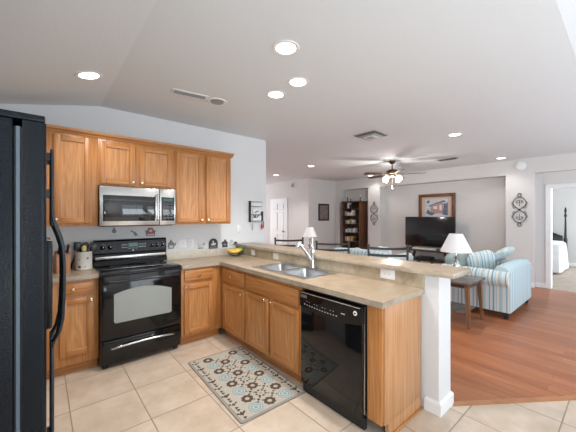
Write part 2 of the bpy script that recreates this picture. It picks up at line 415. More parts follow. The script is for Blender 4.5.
def arc(cx, cz, r, a0, a1, n=12):
    return [(cx + r * math.cos(a0 + (a1 - a0) * i / n), cz + r * math.sin(a0 + (a1 - a0) * i / n)) for i in range(n + 1)]

# ------------------------------------------------------------------ the setting
H = 2.69            # flat ceiling height
YW = 3.80           # kitchen wall
XR = 7.75           # face of the right (television) wall
XN = 8.05           # back of its niches
YB = -2.8           # rear wall behind the camera
XL = -0.9           # left wall
SEAM = [(2.45, 0.905), (3.30, 0.288), (3.80, -0.10), (3.80, YB)]
mb = MB(); mb.prism([(XL - .1, YB - .1), (3.80, YB - .1)] + SEAM[::-1][0:4] + [(2.45, 3.9), (XL - .1, 3.9)], 'z', -0.06, 0.0); struct(mb, 'floor', 'tile')
mb = MB(); mb.prism([(2.45, 3.9), (2.45, 0.905), (3.30, 0.288), (3.80, -0.10), (3.80, YB - .1), (7.9, YB - .1), (7.9, 6.7), (6.55, 6.7), (6.55, 11.1), (2.6, 11.1), (2.6, 3.9)], 'z', -0.06, 0.0)
struct(mb, 'floor', 'planks')
mb = MB(); mb.box(7.9, -2.3, -0.06, 12.1, 4.2, -0.001); struct(mb, 'floor', 'carpet')
mb = MB()
for a, b in zip(SEAM[:-1], SEAM[1:]):
    mb.bar((a[0], a[1], 0.004), (b[0], b[1], 0.004), 0.045, 0.010)
o = struct(mb, 'trim_1', 'wood_strip')

# ceiling: flat, with a slope falling to the left and a higher lid over the breakfast nook behind
mb = MB()
mb.prism([(0.50, 0.275), (8.15, 0.275), (8.15, 11.1), (0.50, 11.1)], 'z', H, H + 0.1)
mb.hexa([(XL - .1, 0.275, H - 0.32), (0.5, 0.275, H), (0.5, 4.0, H), (XL - .1, 4.0, H - 0.32), (XL - .1, 0.275, H - 0.22), (0.5, 0.275, H + .1), (0.5, 4.0, H + .1), (XL - .1, 4.0, H - .22)])
RZ_ = H + .66
mb.hexa([(XL - .1, YB - .1, RZ_), (8.15, YB - .1, RZ_), (8.15, .275, H), (XL - .1, .275, H), (XL - .1, YB - .1, RZ_ + .1), (8.15, YB - .1, RZ_ + .1), (8.15, .275, H + .1), (XL - .1, .275, H + .1)])
mb.prism([(XL - .1, H - .325), (.5, H), (XL - .1, H)], 'y', .27, .28)
struct(mb, 'ceiling', 'ceiling')
mb = MB(); mb.box(7.9, -2.3, 2.6, 12.1, 4.2, 2.7); struct(mb, 'ceiling', 'ceiling')
# kitchen wall, its end and the wall running back along the foyer
mb = MB(); mb.box(XL - .1, YW, 0, 2.757, YW + 0.12, H); mb.box(2.657, YW + 0.12, 0, 2.757, 11.1, H); struct(mb, 'wall_back', 'wall_kitchen')
mb = MB(); mb.box(XL - .1, YB - .1, 0, XL, -2.3, 3.35); mb.box(XL - .1, -0.5, 0, XL, YW, 3.35); mb.box(XL - .1, -2.3, 0, XL, -.5, 0.7); mb.box(XL - .1, -2.3, 2.3, XL, -.5, 3.35); struct(mb, 'wall_left', 'wall_kitchen')
# rear wall behind the camera, with its two wide window openings
mb = MB(); y0, y1 = YB - .1, YB
mb.box(XL - .1, y0, 0, 1.05, y1, 3.35); mb.box(3.65, y0, 0, 4.3, y1, 3.35); mb.box(7.1, y0, 0, 8.0, y1, 3.35)
mb.box(1.05, y0, 2.5, 3.65, y1, 3.35); mb.box(4.3, y0, 2.35, 7.1, y1, 3.35); mb.box(1.05, y0, 0, 3.65, y1, 0.2); mb.box(4.3, y0, 0, 7.1, y1, 0.25)
struct(mb, 'wall_rear', 'wall_living')
for n, (xa, xb, za, zb, k) in enumerate(((1.05, 3.65, 0.2, 2.5, 3), (4.3, 7.1, 0.25, 2.35, 3)), 1):
    mb = MB()
    mb.box(xa, y0, za, xb, y1 + .02, za + .05); mb.box(xa, y0, zb - .05, xb, y1 + .02, zb)
    for i in range(k + 1):
        x = xa + (xb - xa) * i / k; mb.box(max(xa, x - .03), y0, za + .05, min(xb, x + .03), y1 + .02, zb - .05)
    struct(mb, 'window_%d' % n, 'white_trim')
# right wall with the bookcase niche, the television niche and the bedroom door recess
mb = MB()
mb.box(XR, 0.285, 2.37, XN, 6.6, H); mb.box(XR, YB, 2.37, XN, 0.275, 3.35)
mb.box(XR, 6.42, 0, XN, 6.6, 2.37); mb.box(XR, 4.87, 0, XN, 5.29, 2.37); mb.box(XR, 1.297, 0, XN, 1.775, 2.37)
mb.box(XN, 1.297, 0, XN + .1, 6.7, H)
mb.box(7.9, 1.06, 0, XN, 1.297, 2.37); mb.box(7.9, 0.15, 2.05, XN, 1.06, 2.37); mb.box(7.9, YB, 0, XN, 0.15, 2.37)
struct(mb, 'wall_right', 'wall_living')
mb = MB(); mb.box(6.45, 6.6, 0, XN + .1, 6.7, H); struct(mb, 'wall_hall', 'wall_living')
mb = MB(); mb.box(6.45, 6.7, 0, 6.55, 11.1, H); struct(mb, 'wall_foyer', 'wall_living')
mb = MB(); mb.box(2.757, 11.0, 0, 3.7, 11.1, H); mb.box(5.5, 11.0, 0, 6.45, 11.1, H); mb.box(3.7, 11.0, 2.5, 5.5, 11.1, H); mb.box(3.7, 11.0, 0, 5.5, 11.1, .4); struct(mb, 'wall_entry', 'wall_living')
mb = MB(); mb.box(12.0, -2.3, 0, 12.1, 4.2, 2.6); mb.box(8.152, 4.1, 0, 12.0, 4.2, 2.6)
mb.box(8.06, -2.3, 0, 8.9, -2.2, 2.6); mb.box(11.1, -2.3, 0, 12.0, -2.2, 2.6); mb.box(8.9, -2.3, 0, 11.1, -2.2, 0.8); mb.box(8.9, -2.3, 2.4, 11.1, -2.2, 2.6)
struct(mb, 'wall_bedroom', 'bedroom_wall')
# door casing of the bedroom opening and base boards
mb = MB()
mb.box(7.875, 1.05, 0, 8.06, 1.135, 2.05, .006); mb.box(7.875, 0.07, 0, 8.06, 0.16, 2.05, .006); mb.box(7.875, 0.07, 2.04, 8.06, 1.135, 2.125, .006)
struct(mb, 'trim_2', 'white_trim')
mb = MB()
mb.box(7.885, 1.135, 0, 7.9, 1.297, 0.1, .004); mb.box(XR - .015, 1.29, 0, XR, 1.79, 0.1, .004); mb.box(XN - .015, 1.775, 0, XN, 4.87, 0.1, .004)
mb.box(XR - .015, 4.87, 0, XR, 5.29, .1, .004)
struct(mb, 'baseboard_right', 'white_trim')
mb = MB(); mb.box(6.435, 6.585, 0, XR, 6.6, 0.1, .004); mb.box(6.435, 6.6, 0, 6.45, 7.62, 0.1, .004); mb.box(6.435, 8.58, 0, 6.45, 11, 0.1, .004); struct(mb, 'baseboard_hall', 'white_trim')
mb = MB(); mb.box(11.985, -2.2, 0, 12.0, 4.1, .1, .004); struct(mb, 'baseboard_bedroom', 'white_trim')
# foyer door with six panels
mb = MB()
mb.box(6.415, 7.70, 0.01, 6.45, 8.50, 2.03)
for ya, yb in ((7.80, 8.06), (8.14, 8.40)):
    for za, zb in ((0.2, 0.85), (0.98, 1.62), (1.72, 1.93)):
        mb.box(6.400, ya, za, 6.416, yb, zb, .012)
d = struct(mb, 'door_1', 'white_trim')
mb = MB(); mb.lathe([(0.02, 0), (0.02, -0.01), (0.008, -.012), (.008, -.04), (.024, -.045), (.028, -.06), (.016, -.075)], (6.414, 7.77, 0.95), 12, 'x'); mb.build('door_knob', 'iron', d)
mb = MB(); mb.box(6.42, 7.62, 0, 6.45, 7.70, 2.11, .005); mb.box(6.42, 8.50, 0, 6.45, 8.58, 2.11, .005); mb.box(6.42, 7.70, 2.03, 6.45, 8.50, 2.11, .005); struct(mb, 'trim_3', 'white_trim')
# knee wall carrying the raised bar; it ends in the white post
mb = MB(); mb.box(2.24, 0.915, 0, 2.45, YW, 1.03, .006)
struct(mb, 'wall_bar', 'post_white')
mb = MB()
mb.box(2.224, 0.898, 0, 2.466, 1.022, 0.085, .002); mb.hexa([(2.224, .898, .085), (2.466, .898, .085), (2.466, 1.014, .085), (2.224, 1.014, .085), (2.237, .912, .1), (2.453, .912, .1), (2.453, 1.014, .1), (2.237, 1.014, .1)])
mb.box(2.45, 1.014, 0, 2.466, 3.80, .085, .002)
struct(mb, 'baseboard_bar', 'white_trim')

# ------------------------------------------------------------------ cabinets
def panel_door(w_, h_, kn=None, fr=0.055, t=0.02, drawer=False):
    """local frame: x 0..w, z 0..h, front at y=-t"""
    mb = MB()
    if drawer:
        mb.mat(1); mb.box(0, -t, 0, w_, 0, h_, .006)
    else:
        mb.mat(0); mb.box(0, -t, 0, fr, 0, h_, .005); mb.box(w_ - fr, -t, 0, w_, 0, h_, .005)
        mb.mat(1); mb.box(fr, -t, 0, w_ - fr, 0, fr, .005); mb.box(fr, -t, h_ - fr, w_ - fr, 0, h_, .005)
        mb.mat(2); mb.box(fr - .002, -t + .012, fr - .002, w_ - fr + .002, -.002, h_ - fr + .002)
        b = 0.008
        mb.mat(1)
    return mb
def knob(parent, x, z, y=-0.02):
    mb = MB(); mb.lathe([(0.009, 0), (0.009, -.003), (0.005, -.006), (0.005, -.014), (0.013, -.018), (0.0155, -.024), (0.010, -.030)], (x, y, z), 14, 'y')
    return mb.build('knob', 'brass', parent)
def cab_front(root, kind, x, z, w_, h_, kn):
    mb = panel_door(w_, h_, drawer=(kind != 'door'))
    o = mb.build('door' if kind == 'door' else ('drawer' if kind == 'drawer' else 'false_front'), ['oak_v', 'oak_h', 'oak_panel'], root, loc=(x, -.0005, z), smooth=30)
    if kn: knob(o, kn[0] - x, kn[1] - z)
    return o
def carcass(w_, d_, z0, z1, toe=True, end=None):
    """face frame plane at y=0, body behind it"""
    mb = MB()
    mb.mat(0); mb.box(0, 0, z0, w_, d_, z1, .002)
    if toe: mb.mat(1); mb.box(0.0, 0.065, 0.0, w_, d_, z0)
    return mb
def base_cab(name, label, loc, rz, w_, fronts, d_=0.51, group='oak base cabinets'):
    r = thing(name, label, 'cabinet', loc, rz, group)
    carcass(w_, d_, 0.10, 0.878).build('body', ['oak_v', 'oak_h'], r, smooth=30)
    for f in fronts: cab_front(r, *f)
    return r
def upper_cab(name, label, loc, w_, h_, fronts, d_=0.335):
    r = thing(name, label, 'cabinet', loc, 0, 'oak wall cabinets')
    mb = MB(); mb.box(0, 0, 0, w_, d_, h_, .002); mb.build('body', ['oak_v'], r, smooth=30)
    for f in fronts: cab_front(r, *f)
    return r
YF = 3.27
base_cab('base_cabinet', 'oak base cabinet with one drawer between the refrigerator and the stove', (-0.35, YF + .075, 0), 0, 0.775,
    [('door', 0.04, 0.135, 0.32, 0.58, (0.33, 0.665)), ('drawer', 0.04, 0.745, 0.32, 0.11, (0.2, 0.80)),
     ('door', 0.475, 0.185, 0.26, 0.525, (0.715, 0.68)), ('drawer', 0.475, 0.74, 0.26, 0.112, (0.575, 0.80))], d_=0.445)
base_cab('base_cabinet', 'oak base cabinet just right of the stove, running into the corner', (1.20, YF, 0), 0, 0.489,
    [('door', 0.03, 0.135, 0.345, 0.56, (0.055, 0.665)), ('drawer', 0.03, 0.735, 0.345, 0.125, (0.2, 0.795))])
RZ = -PI / 2
XF = 1.69
base_cab('base_cabinet', 'narrow oak peninsula cabinet with one drawer, beside the inner corner', (XF, 3.268, 0), RZ, 0.570,
    [('door', 0.085, 0.135, 0.47, 0.53, (0.525, 0.62)), ('drawer', 0.085, 0.70, 0.47, 0.145, (0.315, 0.775))], d_=0.53)
cab = base_cab('base_cabinet', 'wide two-door oak cabinet under the sink, left of the dishwasher', (XF, 2.695, 0), RZ, 0.88,
    [('door', 0.02, 0.125, 0.405, 0.545, (0.385, 0.655)), ('door', 0.455, 0.125, 0.405, 0.545, (0.495, 0.655)), ('false_front', 0.02, 0.70, 0.84, 0.145, None)], d_=0.53)
# the sink hangs inside: keep the cabinet body below it
bpy.data.objects.remove([c for c in cab.children if c.name.startswith('body')][0])
mb = MB(); mb.mat(0); mb.box(0, 0, .10, .88, .02, .872, .002); mb.box(0, .02, .10, .02, .53, .872); mb.box(.86, .02, .10, .88, .53, .872); mb.box(.02, .02, .10, .86, .53, .60); mb.mat(1); mb.box(0, .065, 0, .88, .53, .10)
mb.build('body', ['oak_v', 'oak_h'], cab, smooth=30)
r = thing('cabinet_end', 'oak end panel coloured as brightly lit, closing the peninsula beside the white post', 'cabinet panel', (XF, 1.16, 0), RZ)
mb = MB(); mb.box(0, 0, .10, .112, .02, .872, .002); mb.build('filler', 'oak_v', r, smooth=30)
mb = MB(); mb.box(0.095, 0.02, .10, .122, .53, .872, .001); mb.box(0.095, 0.065, .0, .122, .53, .10); mb.build('side_panel', 'oak_end_lit', r, smooth=30)
mb = MB(); mb.box(0.1222, 0.07, 0, .134, .53, .02, .004); mb.build('shoe_moulding', 'oak_y', r)
UZ, UH = 1.375, 0.885
upper_cab('upper_cabinet', 'tall oak wall cabinet left of the microwave, next to the refrigerator', (-0.35, 3.46, UZ), 0.783, UH,
    [('door', 0.03, 0.03, 0.35, 0.835, (0.35, 0.06)), ('door', 0.435, 0.03, 0.29, 0.835, (0.455, 0.07))])
upper_cab('upper_cabinet', 'short two-door oak wall cabinet above the microwave', (0.434, 3.46, 1.785), 0.758, UH - 0.41,
    [('door', 0.015, 0.02, 0.32, 0.425, (0.312, 0.05)), ('door', 0.378, 0.02, 0.345, 0.425, (0.40, 0.05))])
upper_cab('upper_cabinet', 'tall two-door oak wall cabinet right of the microwave, last of the row', (1.193, 3.46, UZ), 0.737, UH,
    [('door', 0.012, 0.025, 0.33, 0.835, (0.32, 0.055)), ('door', 0.385, 0.025, 0.335, 0.835, (0.405, 0.055))])
mb = MB()
prof = [(3.46, 2.2605), (3.452, 2.2605), (3.448, 2.272), (3.428, 2.285), (3.42, 2.302), (3.42, 2.308), (3.795, 2.308), (3.795, 2.2605)]
mb.prism([(y, z) for y, z in prof], 'x', -0.35, 1.96)
tag(mb.build('crown_moulding', 'oak_h', smooth=30), 'long oak crown moulding capping the row of wall cabinets', 'moulding')

# worktops
mb = MB()
CT0, CT1 = 0.880, 0.920
def slab(mb, x0, y0, x1, y1):
    mb.mat(0); mb.box(x0, y0, CT1 - .002, x1, y1, CT1); mb.mat(1); mb.box(x0, y0, CT0, x1, y1, CT1 - .002)
slab(mb, -0.35, 3.315, 0.427, YW - .022)
mb.mat(2); mb.box(-0.35, YW - .021, CT0, 0.427, YW - .001, 1.015, .003)
tag(mb.build('worktop', ['laminate', 'laminate_edge_lit', 'laminate_wallsplash'], smooth=30), 'short tan laminate worktop between the refrigerator and the stove', 'countertop')
mb = MB()
SX0, SX1, SY0, SY1 = 1.77, 2.20, 1.855, 2.655    # sink cut-out
slab(mb, 1.199, 3.235, 2.223, YW - .022)
slab(mb, 1.655, SY1, 2.223, 3.235)
slab(mb, 1.655, SY0, SX0, SY1); slab(mb, SX1, SY0, 2.223, SY1)
slab(mb, 1.655, 1.022, 2.223, SY0)
mb.mat(2); mb.box(1.199, YW - .021, CT0, 2.223, YW - .001, 1.015, .003)
mb.mat(3); mb.box(2.224, 1.022, CT0, 2.2395, YW - .022, 1.029)
tag(mb.build('worktop', ['laminate', 'laminate_edge_lit', 'laminate_wallsplash', 'laminate_splash'], smooth=30), 'L-shaped tan laminate worktop with the sink, right of the stove', 'countertop')
mb = MB(); mb.mat(1); mb.box(2.19, 0.80, 1.031, 2.53, YW - .002, 1.068, .003); mb.mat(0); mb.box(2.192, 0.802, 1.066, 2.528, YW - .004, 1.070)
tag(mb.build('breakfast_bar', ['laminate', 'laminate_edge_lit'], smooth=30), 'long raised tan laminate breakfast bar top resting on the low wall', 'countertop')

# sink and faucet
r = thing('kitchen_sink', 'double-bowl stainless steel sink set into the peninsula worktop', 'sink', (1.985, 2.255, CT1 + .0005))
mb = MB()
def rr(x0, y0, x1, y1, rad, n=5):
    p = []
    for cx, cy, a in ((x1 - rad, y1 - rad, 0), (x0 + rad, y1 - rad, PI / 2), (x0 + rad, y0 + rad, PI), (x1 - rad, y0 + rad, 1.5 * PI)):
        p += [(cx + rad * math.cos(a + PI / 2 * k / n), cy + rad * math.sin(a + PI / 2 * k / n)) for k in range(n + 1)]
    return p
# rim as strips around the bowls
bx0, bx1 = -0.185, 0.150
for x0, y0, x1, y1 in ((-.232, -.415, bx0, .415), (bx1, -.415, .228, .415), (bx0, -.415, bx1, -.385), (bx0, .385, bx1, .415), (bx0, -.02, bx1, .02)):
    mb.box(x0, y0, 0, x1, y1, .006)
mb.build('rim', 'sink_steel', r, smooth=30)
for y0, y1 in ((-.385, -.02), (.02, .385)):
    mb = MB(); rings = []
    for z, ins in ((.005, 0), (-.01, .004), (-.12, .012), (-.165, .022), (-.175, .045)):
        rings.append([(x, y, z) for x, y in rr(bx0 + ins, y0 + ins, bx1 - ins, y1 - ins, .06 - ins * .3)])
    R = [[mb.bm.verts.new(p) for p in q] for q in rings]
    n = len(R[0])
    for i in range(len(R) - 1):
        for k in range(n): mb.bm.faces.new((R[i][k], R[i][(k + 1) % n], R[i + 1][(k + 1) % n], R[i + 1][k]))
    mb.bm.faces.new(R[-1])
    # corner fillets between rim opening and rounded bowl
    c = [(bx1, y1), (bx0, y1), (bx0, y0), (bx1, y0)]
    for q in range(4):
        cv = mb.bm.verts.new((c[q][0], c[q][1], .005)); seg = R[0][q * 6:(q + 1) * 6]
        for k in range(5): mb.bm.faces.new((cv, seg[k], seg[k + 1]))
    b = mb.build('bowl', 'sink_steel', r, smooth=50)
    mb = MB(); mb.lathe([(.042, -.1745), (.042, -.172), (.03, -.1715), (.02, -.173)], (-.02, (y0 + y1) / 2, 0), 20); mb.build('drain', 'chrome', b)
r = thing('faucet', 'chrome single-lever pull-out faucet rising behind the sink bowls', 'faucet', (2.158, 2.15, CT1 + .0065))
mb = MB(); mb.box(-.027, -.115, 0, .027, .115, .012, .005); mb.build('base_plate', 'chrome', r)
mb = MB(); mb.lathe([(.03, .011), (.029, .03), (.024, .05), (.023, .13), (.026, .15), (.026, .19), (.022, .215), (.012, .23)], seg=20); mb.build('body', 'chrome', r)
mb = MB(); mb.tube([(-.008, 0.004, .085), (-.036, .022, .14), (-.072, .042, .195), (-.10, .058, .235), (-.118, .068, .255)], .015, 12, radii=[.019, .018, .018, .020, .023]); mb.tube([(-.112, .065, .259), (-.130, .074, .255), (-.144, .08, .230)], .02, 12, radii=[.022, .025, .025]); mb.build('spout', 'chrome', r)
mb = MB(); mb.tube([(0, 0, .222), (.02, .018, .262), (.045, .04, .30), (.05, .045, .315)], .011, 10, radii=[.015, .012, .010, .009]); mb.ball((.0, .0, .225), .024, .024, .02); mb.build('lever', 'chrome', r)

# ------------------------------------------------------------------ appliances
# stove
SX, SW = 0.432, 0.752
SYF = 3.25
r = thing('stove', 'freestanding black electric stove with glass cooktop and arched oven window', 'stove', (SX, SYF, 0))
mb = MB(); mb.box(0, 0.02, .045, SW, .535, .905, .004); mb.build('body', 'black_satin', r)
mb = MB(); mb.box(-.002, -.005, .9055, SW + .002, .455, .934, .007); ct = mb.build('cooktop', 'black_glass', r)
for cx, cy, rad in ((.2, .13, .10), (.57, .13, .085), (.2, .35, .08), (.57, .35, .10)):
    mb = MB(); P = [(cx + rad * math.cos(2 * PI * k / 40), cy + rad * math.sin(2 * PI * k / 40), .9345) for k in range(40)]
    mb.tube(P, .0018, 4, closed=True); mb.build('burner_ring', 'ring_grey', ct)
mb = MB(); mb.prism([(.447, .9355), (.545, .9355), (.545, 1.20), (.53, 1.21), (.50, 1.207), (.485, 1.19), (.475, 1.065), (.49, 1.05), (.49, 1.00), (.457, .98)], 'x', 0.0, SW)
bg = mb.build('backguard', 'black_panel', r, smooth=25)
mb = MB(); mb.box(.012, .472, .995, SW - .012, .489, 1.03, .004); mb.build('trim_strip', 'steel', bg)
for kx in (.08, .150, .585, .645, .706):
    mb = MB(); mb.lathe([(.027, 0), (.027, -.006), (.021, -.008), (.019, -.03), (.014, -.033)], (kx, .476, 1.128), 18, 'y'); mb.mat(1); mb.box(kx - .0025, .441, 1.132, kx + .0025, .444, 1.145)
    kb = mb.build('knob', ['black_gloss', 'print_white'], bg)
    mb = MB(); P = [(kx + .032 * math.cos(a), .476 + .0, 1.128 + .032 * math.sin(a)) for a in [2 * PI * k / 24 for k in range(24)]]; mb.tube(P, .0014, 4, closed=True); mb.build('dial_ring', 'print_grey', kb)
mb = MB(); mb.mat(0); mb.box(.33, .472, 1.122, .43, .4785, 1.167); mb.mat(1)
for i in range(5):
    for j in range(2): mb.box(.262 + i * .013, .4735, 1.112 + j * .03, .27 + i * .013, .4785, 1.127 + j * .03)
    for j in range(2): mb.box(.44 + i * .016, .4735, 1.112 + j * .03, .45 + i * .016, .4785, 1.127 + j * .03)
for i in range(8): mb.box(.33 + i * .0125, .4735, 1.102, .338 + i * .0125, .4775, 1.110)
mb.build('clock_panel', ['display_green', 'print_grey'], bg)
mb = MB(); mb.lathe([(.008, 0), (.008, -.002)], (.378, .4765, 1.082), 14, 'y'); mb.build('badge', 'print_white', bg)
mb = MB(); mb.box(.004, -.02, .285, SW - .004, .019, .895, .008); od = mb.build('oven_door', 'black_gloss', r)
mb = MB(); pts = [(.118, .435), (.635, .435), (.648, .45), (.648, .70)] + [(.648 - .545 * t, .70 + .052 * math.sin(PI * t) + .018 * t) for t in [i / 12 for i in range(1, 12)]] + [(.103, .715), (.103, .45)]
mb.prism(pts, 'y', -.0235, -.019); mb.build('window', 'oven_window', od)
mb = MB(); mb.tube([(.035, -.018, .828), (.04, -.045, .835), (.06, -.056, .838), (SW / 2, -.062, .842), (SW - .06, -.056, .838), (SW - .04, -.045, .835), (SW - .035, -.018, .828)], .013, 10); mb.build('handle', 'black_satin', od)
mb = MB(); mb.box(.004, -.018, .055, SW - .004, .019, .272, .008); dw = mb.build('storage_drawer', 'black_gloss', r)
mb = MB(); mb.tube([(.085, -.016, .195), (.095, -.035, .198), (.13, -.046, .207), (.25, -.05, .215), (.378, -.051, .218), (.506, -.05, .215), (.625, -.046, .207), (.66, -.035, .198), (.67, -.016, .195)], .011, 10); mb.build('handle', 'chrome', dw)
for fx in (.04, SW - .04):
    for fy in (.05, .50):
        mb = MB(); mb.lathe([(.02, 0), (.02, .046)], (fx, fy, 0), 12); mb.build('foot', 'black_matte', r)
# microwave
r = thing('microwave', 'stainless over-the-range microwave hung between the wall cabinets', 'microwave', (0.438, 3.40, 1.372))
mb = MB(); mb.box(.002, .03, 0, .744, .39, .405, .004); mb.build('body', 'black_satin', r)
mb = MB(); mb.box(0, 0, .004, .566, .029, .405, .006); d = mb.build('door', 'steel', r)
mb = MB(); mb.box(.03, -.002, .05, .52, .002, .315, .0015); mb.build('window', 'mw_window', d)
mb = MB(); mb.tube([(.543, .0, .06), (.543, -.03, .07), (.543, -.034, .2), (.543, -.03, .33), (.543, .0, .34)], .009, 10); mb.build('handle', 'steel', d)
mb = MB(); mb.box(.57, 0, .004, .746, .029, .405, .006); cp = mb.build('control_panel', 'steel', r)
mb = MB(); mb.mat(0); mb.box(.588, -.002, .05, .73, .002, .315, .0015); mb.mat(1); mb.box(.605, -.003, .275, .712, -.001, .30)
mb.mat(2)
for i in range(3):
    for j in range(6): mb.box(.61 + i * .037, -.003, .075 + j * .031, .633 + i * .037, -.001, .09 + j * .031)
mb.build('keypad', ['mw_window', 'display_green', 'ring_grey'], cp)
mb = MB(); mb.box(.02, .05, -.006, .72, .36, .0); mb.build('grille', 'black_matte', r)
# dishwasher (local frame like the cabinets: x runs towards the camera, front at -y)
r = thing('dishwasher', 'black built-in dishwasher with curved control panel under the peninsula', 'dishwasher', (XF, 1.798, 0), RZ)
DW = 0.615
mb = MB(); mb.box(0.004, 0.0305, .115, DW + .006, .53, .868, .002); mb.build('tub', 'black_matte', r)
mb = MB(); mb.box(0.004, -.028, .085, DW, -.001, .728, .006); d = mb.build('door', 'black_gloss', r)
mb = MB()
N = 24
front = [(.004 + (DW - .004) * i / N, .728 - .035 * math.sin(PI * i / N) + .0015) for i in range(N + 1)]
mb.prism(front + [(DW, .852), (.004, .852)], 'y', -.036, -.0285); mb.box(.004, -.028, .7295, DW, -.001, .852)
cp = mb.build('control_panel', 'black_gloss', r, smooth=25)
mb = MB(); mb.tube([(.01 + (DW - .016) * i / 20, -.037, .842 + .0 * i) for i in range(21)], .0035, 6); mb.build('top_trim', 'steel', cp)
for i in range(13):
    x = .055 + i * .028; z = .752 - .018 * math.sin(PI * (x) / DW)
    mb = MB(); mb.box(x, -.0372, z, x + .012, -.0355, z + .007); mb.build('button', 'print_grey', cp)
    if i % 3: mb = MB(); mb.box(x, -.0372, z + .03, x + .008, -.0355, z + .034); mb.build('button_label', 'print_grey', cp)
mb = MB(); mb.box(.44, -.0372, .765, .475, -.0355, .772); mb.build('indicator', 'print_grey', cp)
mb = MB(); mb.box(.012, -.0375, .80, .085, -.0355, .825, .001); mb.build('vent_slot', 'gasket', cp)
mb = MB(); mb.lathe([(.016, 0), (.016, -.002), (.012, -.003)], (.565, -.0362, .80), 24, 'y'); mb.mat(1); mb.lathe([(.007, -.003), (.007, -.0042)], (.565, -.0362, .80), 16, 'y'); mb.build('badge', ['print_white', 'black_satin'], cp)
mb = MB(); mb.box(.004, .0, 0, DW, .03, .083); mb.build('kick_plate', 'black_matte', r)
mb = MB(); mb.box(DW + .003, -.012, .12, DW + .012, -.001, .85); mb.build('side_strip', 'steel', r)
# refrigerator: front faces the room (+x), its near side faces the camera
r = thing('refrigerator', 'tall black side-by-side refrigerator with pebbled side, cut by the left edge', 'refrigerator', (0, 1.20, 0))
mb = MB(); mb.box(-.78, 0, .03, -.064, .90, 1.765, .008); mb.build('body', 'fridge_black', r)
mb = MB(); mb.mat(1); mb.box(-.0635, .016, .06, -.0445, .888, 1.745); mb.mat(0); mb.box(-.0585, .010, .06, -.0495, .0158, 1.745); mb.build('gasket', ['gasket', 'black_matte'], r)
mb = MB()
mb.box(-.78, .0, 1.7655, .010, .9, 1.787, .005); mb.build('top_cover', 'fridge_black', r)
def fdoor(ya, yb):
    mb = MB()
    n = 6; poly = [(-.044, ya), (-.044, yb)] + [(.0 + .013 * math.cos(a), yb - .013 + .013 * math.sin(a)) for a in [PI / 2 - PI / 2 * k / n for k in range(n + 1)]] + [(.0 + .013 * math.cos(a), ya + .013 - .013 * math.sin(a)) for a in [PI / 2 * k / n for k in range(n + 1)]]
    mb.prism(poly, 'z', .06, 1.764)
    return mb.build('door', 'fridge_black', r, smooth=50)
d1 = fdoor(0.0, 0.41); d2 = fdoor(0.416, 0.90)
def fhandle(y, d):
    mb = MB(); mb.box(.028, y - .016, .05, .041, y + .016, .955, .004); mb.box(.028, y - .016, 1.43, .041, y + .016, 1.745, .004)
    for z in (.12, .5, 1.55, 1.70): mb.box(.012, y - .01, z, .03, y + .01, z + .03)
    sec = []
    for x, z, t in ((.034, .93, .008), (.040, .955, .010), (.055, .985, .011), (.066, 1.04, .011), (.070, 1.12, .010), (.0715, 1.20, .010), (.071, 1.28, .010), (.068, 1.34, .011), (.058, 1.385, .013), (.043, 1.43, .013), (.035, 1.47, .008)):
        sec.append([(x + t * math.cos(a) * .9, y + .018 * math.sin(a), z + .0 * t) for a in [2 * PI * k / 12 for k in range(12)]])
    mb.ring_skin(sec)
    return mb.build('handle', 'handle_blue', d, smooth=50)
fhandle(.35, d1); fhandle(.476, d2)
mb = MB(); mb.box(.0125, .53, .95, .040, .80, 1.36, .008); mb.mat(1); mb.box(.0385, .55, 1.26, .0415, .78, 1.34); mb.mat(2); mb.box(.0385, .56, .98, .0408, .77, 1.23); mb.build('ice_dispenser', ['handle_blue', 'gasket', 'black_matte'], d2)
for y in (.02, .86):
    mb = MB(); mb.box(-.10, y + .3 * (y < .1), 1.7872, -.0, y + .03 + .3 * (y < .1), 1.795, .003); mb.build('hinge', 'black_matte', r)
for x in (-.72, -.10):
    for y in (.04, .84):
        mb = MB(); mb.lathe([(.02, 0), (.02, .032)], (x, y, 0), 10); mb.build('foot', 'black_matte', r)

# ------------------------------------------------------------------ things on the worktops
r = thing('utensil_crock', 'cream stoneware crock with small painted motifs, left of the stove', 'crock', (0.338, 3.695, CT1 + .0005))
mb = MB(); mb.lathe([(.070, 0), (.075, .004), (.075, .172), (.078, .177), (.078, .186), (.070, .186), (.068, .01), (.001, .008)], seg=28); mb.build('pot', 'ceramic', r)
mb = MB(); mb.mat(0)
def on_pot(mb, a, z, rad):
    ux, uy = math.cos(a), math.sin(a)
    mb.lathe([(rad, -.0005), (rad, .0012)], (0, 0, 0), 14, 'x')
for a, z, rad, k in ((-2.15, .035, .014, 0), (-1.45, .035, .011, 1), (-2.2, .11, .010, 1), (-1.2, .12, .010, 0)):
    b = MB(); b.lathe([(rad, .0), (rad, .0015)], (.0745, 0, z), 14, 'x'); b.xform(Matrix.Rotation(a, 4, 'Z'))
    b.build('motif', 'motif_red' if k == 0 else 'motif_blue', r)
mb.bm.free()
def utensil(name, label, cat, dx, dy, tx, ty, h, head, mat, hm=None):
    o = thing(name, label, cat, (0.338 + dx, 3.695 + dy, CT1 + .012), 0, 'utensils in the crock')
    top = Vector((tx, ty, h))
    mb = MB(); mb.tube([(0, 0, 0), top * .5, top], .005, 8); mb.build('handle', hm or mat, o)
    mb = MB()
    if head == 'spoon': h += .012; mb.ball((tx * 1.1, ty * 1.1, h + .03), .022, .009, .036)
    elif head == 'spatula': mb.box(tx - .030, ty - .003, h - .01, tx + .030, ty + .003, h + .075, .0028)
    else: mb.ball((tx * 1.1, ty * 1.1, h + .025), .03, .018, .04)
    mb.build('head', mat, o); return o
utensil('spatula', 'black slotted spatula leaning at the left of the crock', 'spatula', -.02, 0, -.035, .0, .20, 'spatula', 'black_satin')
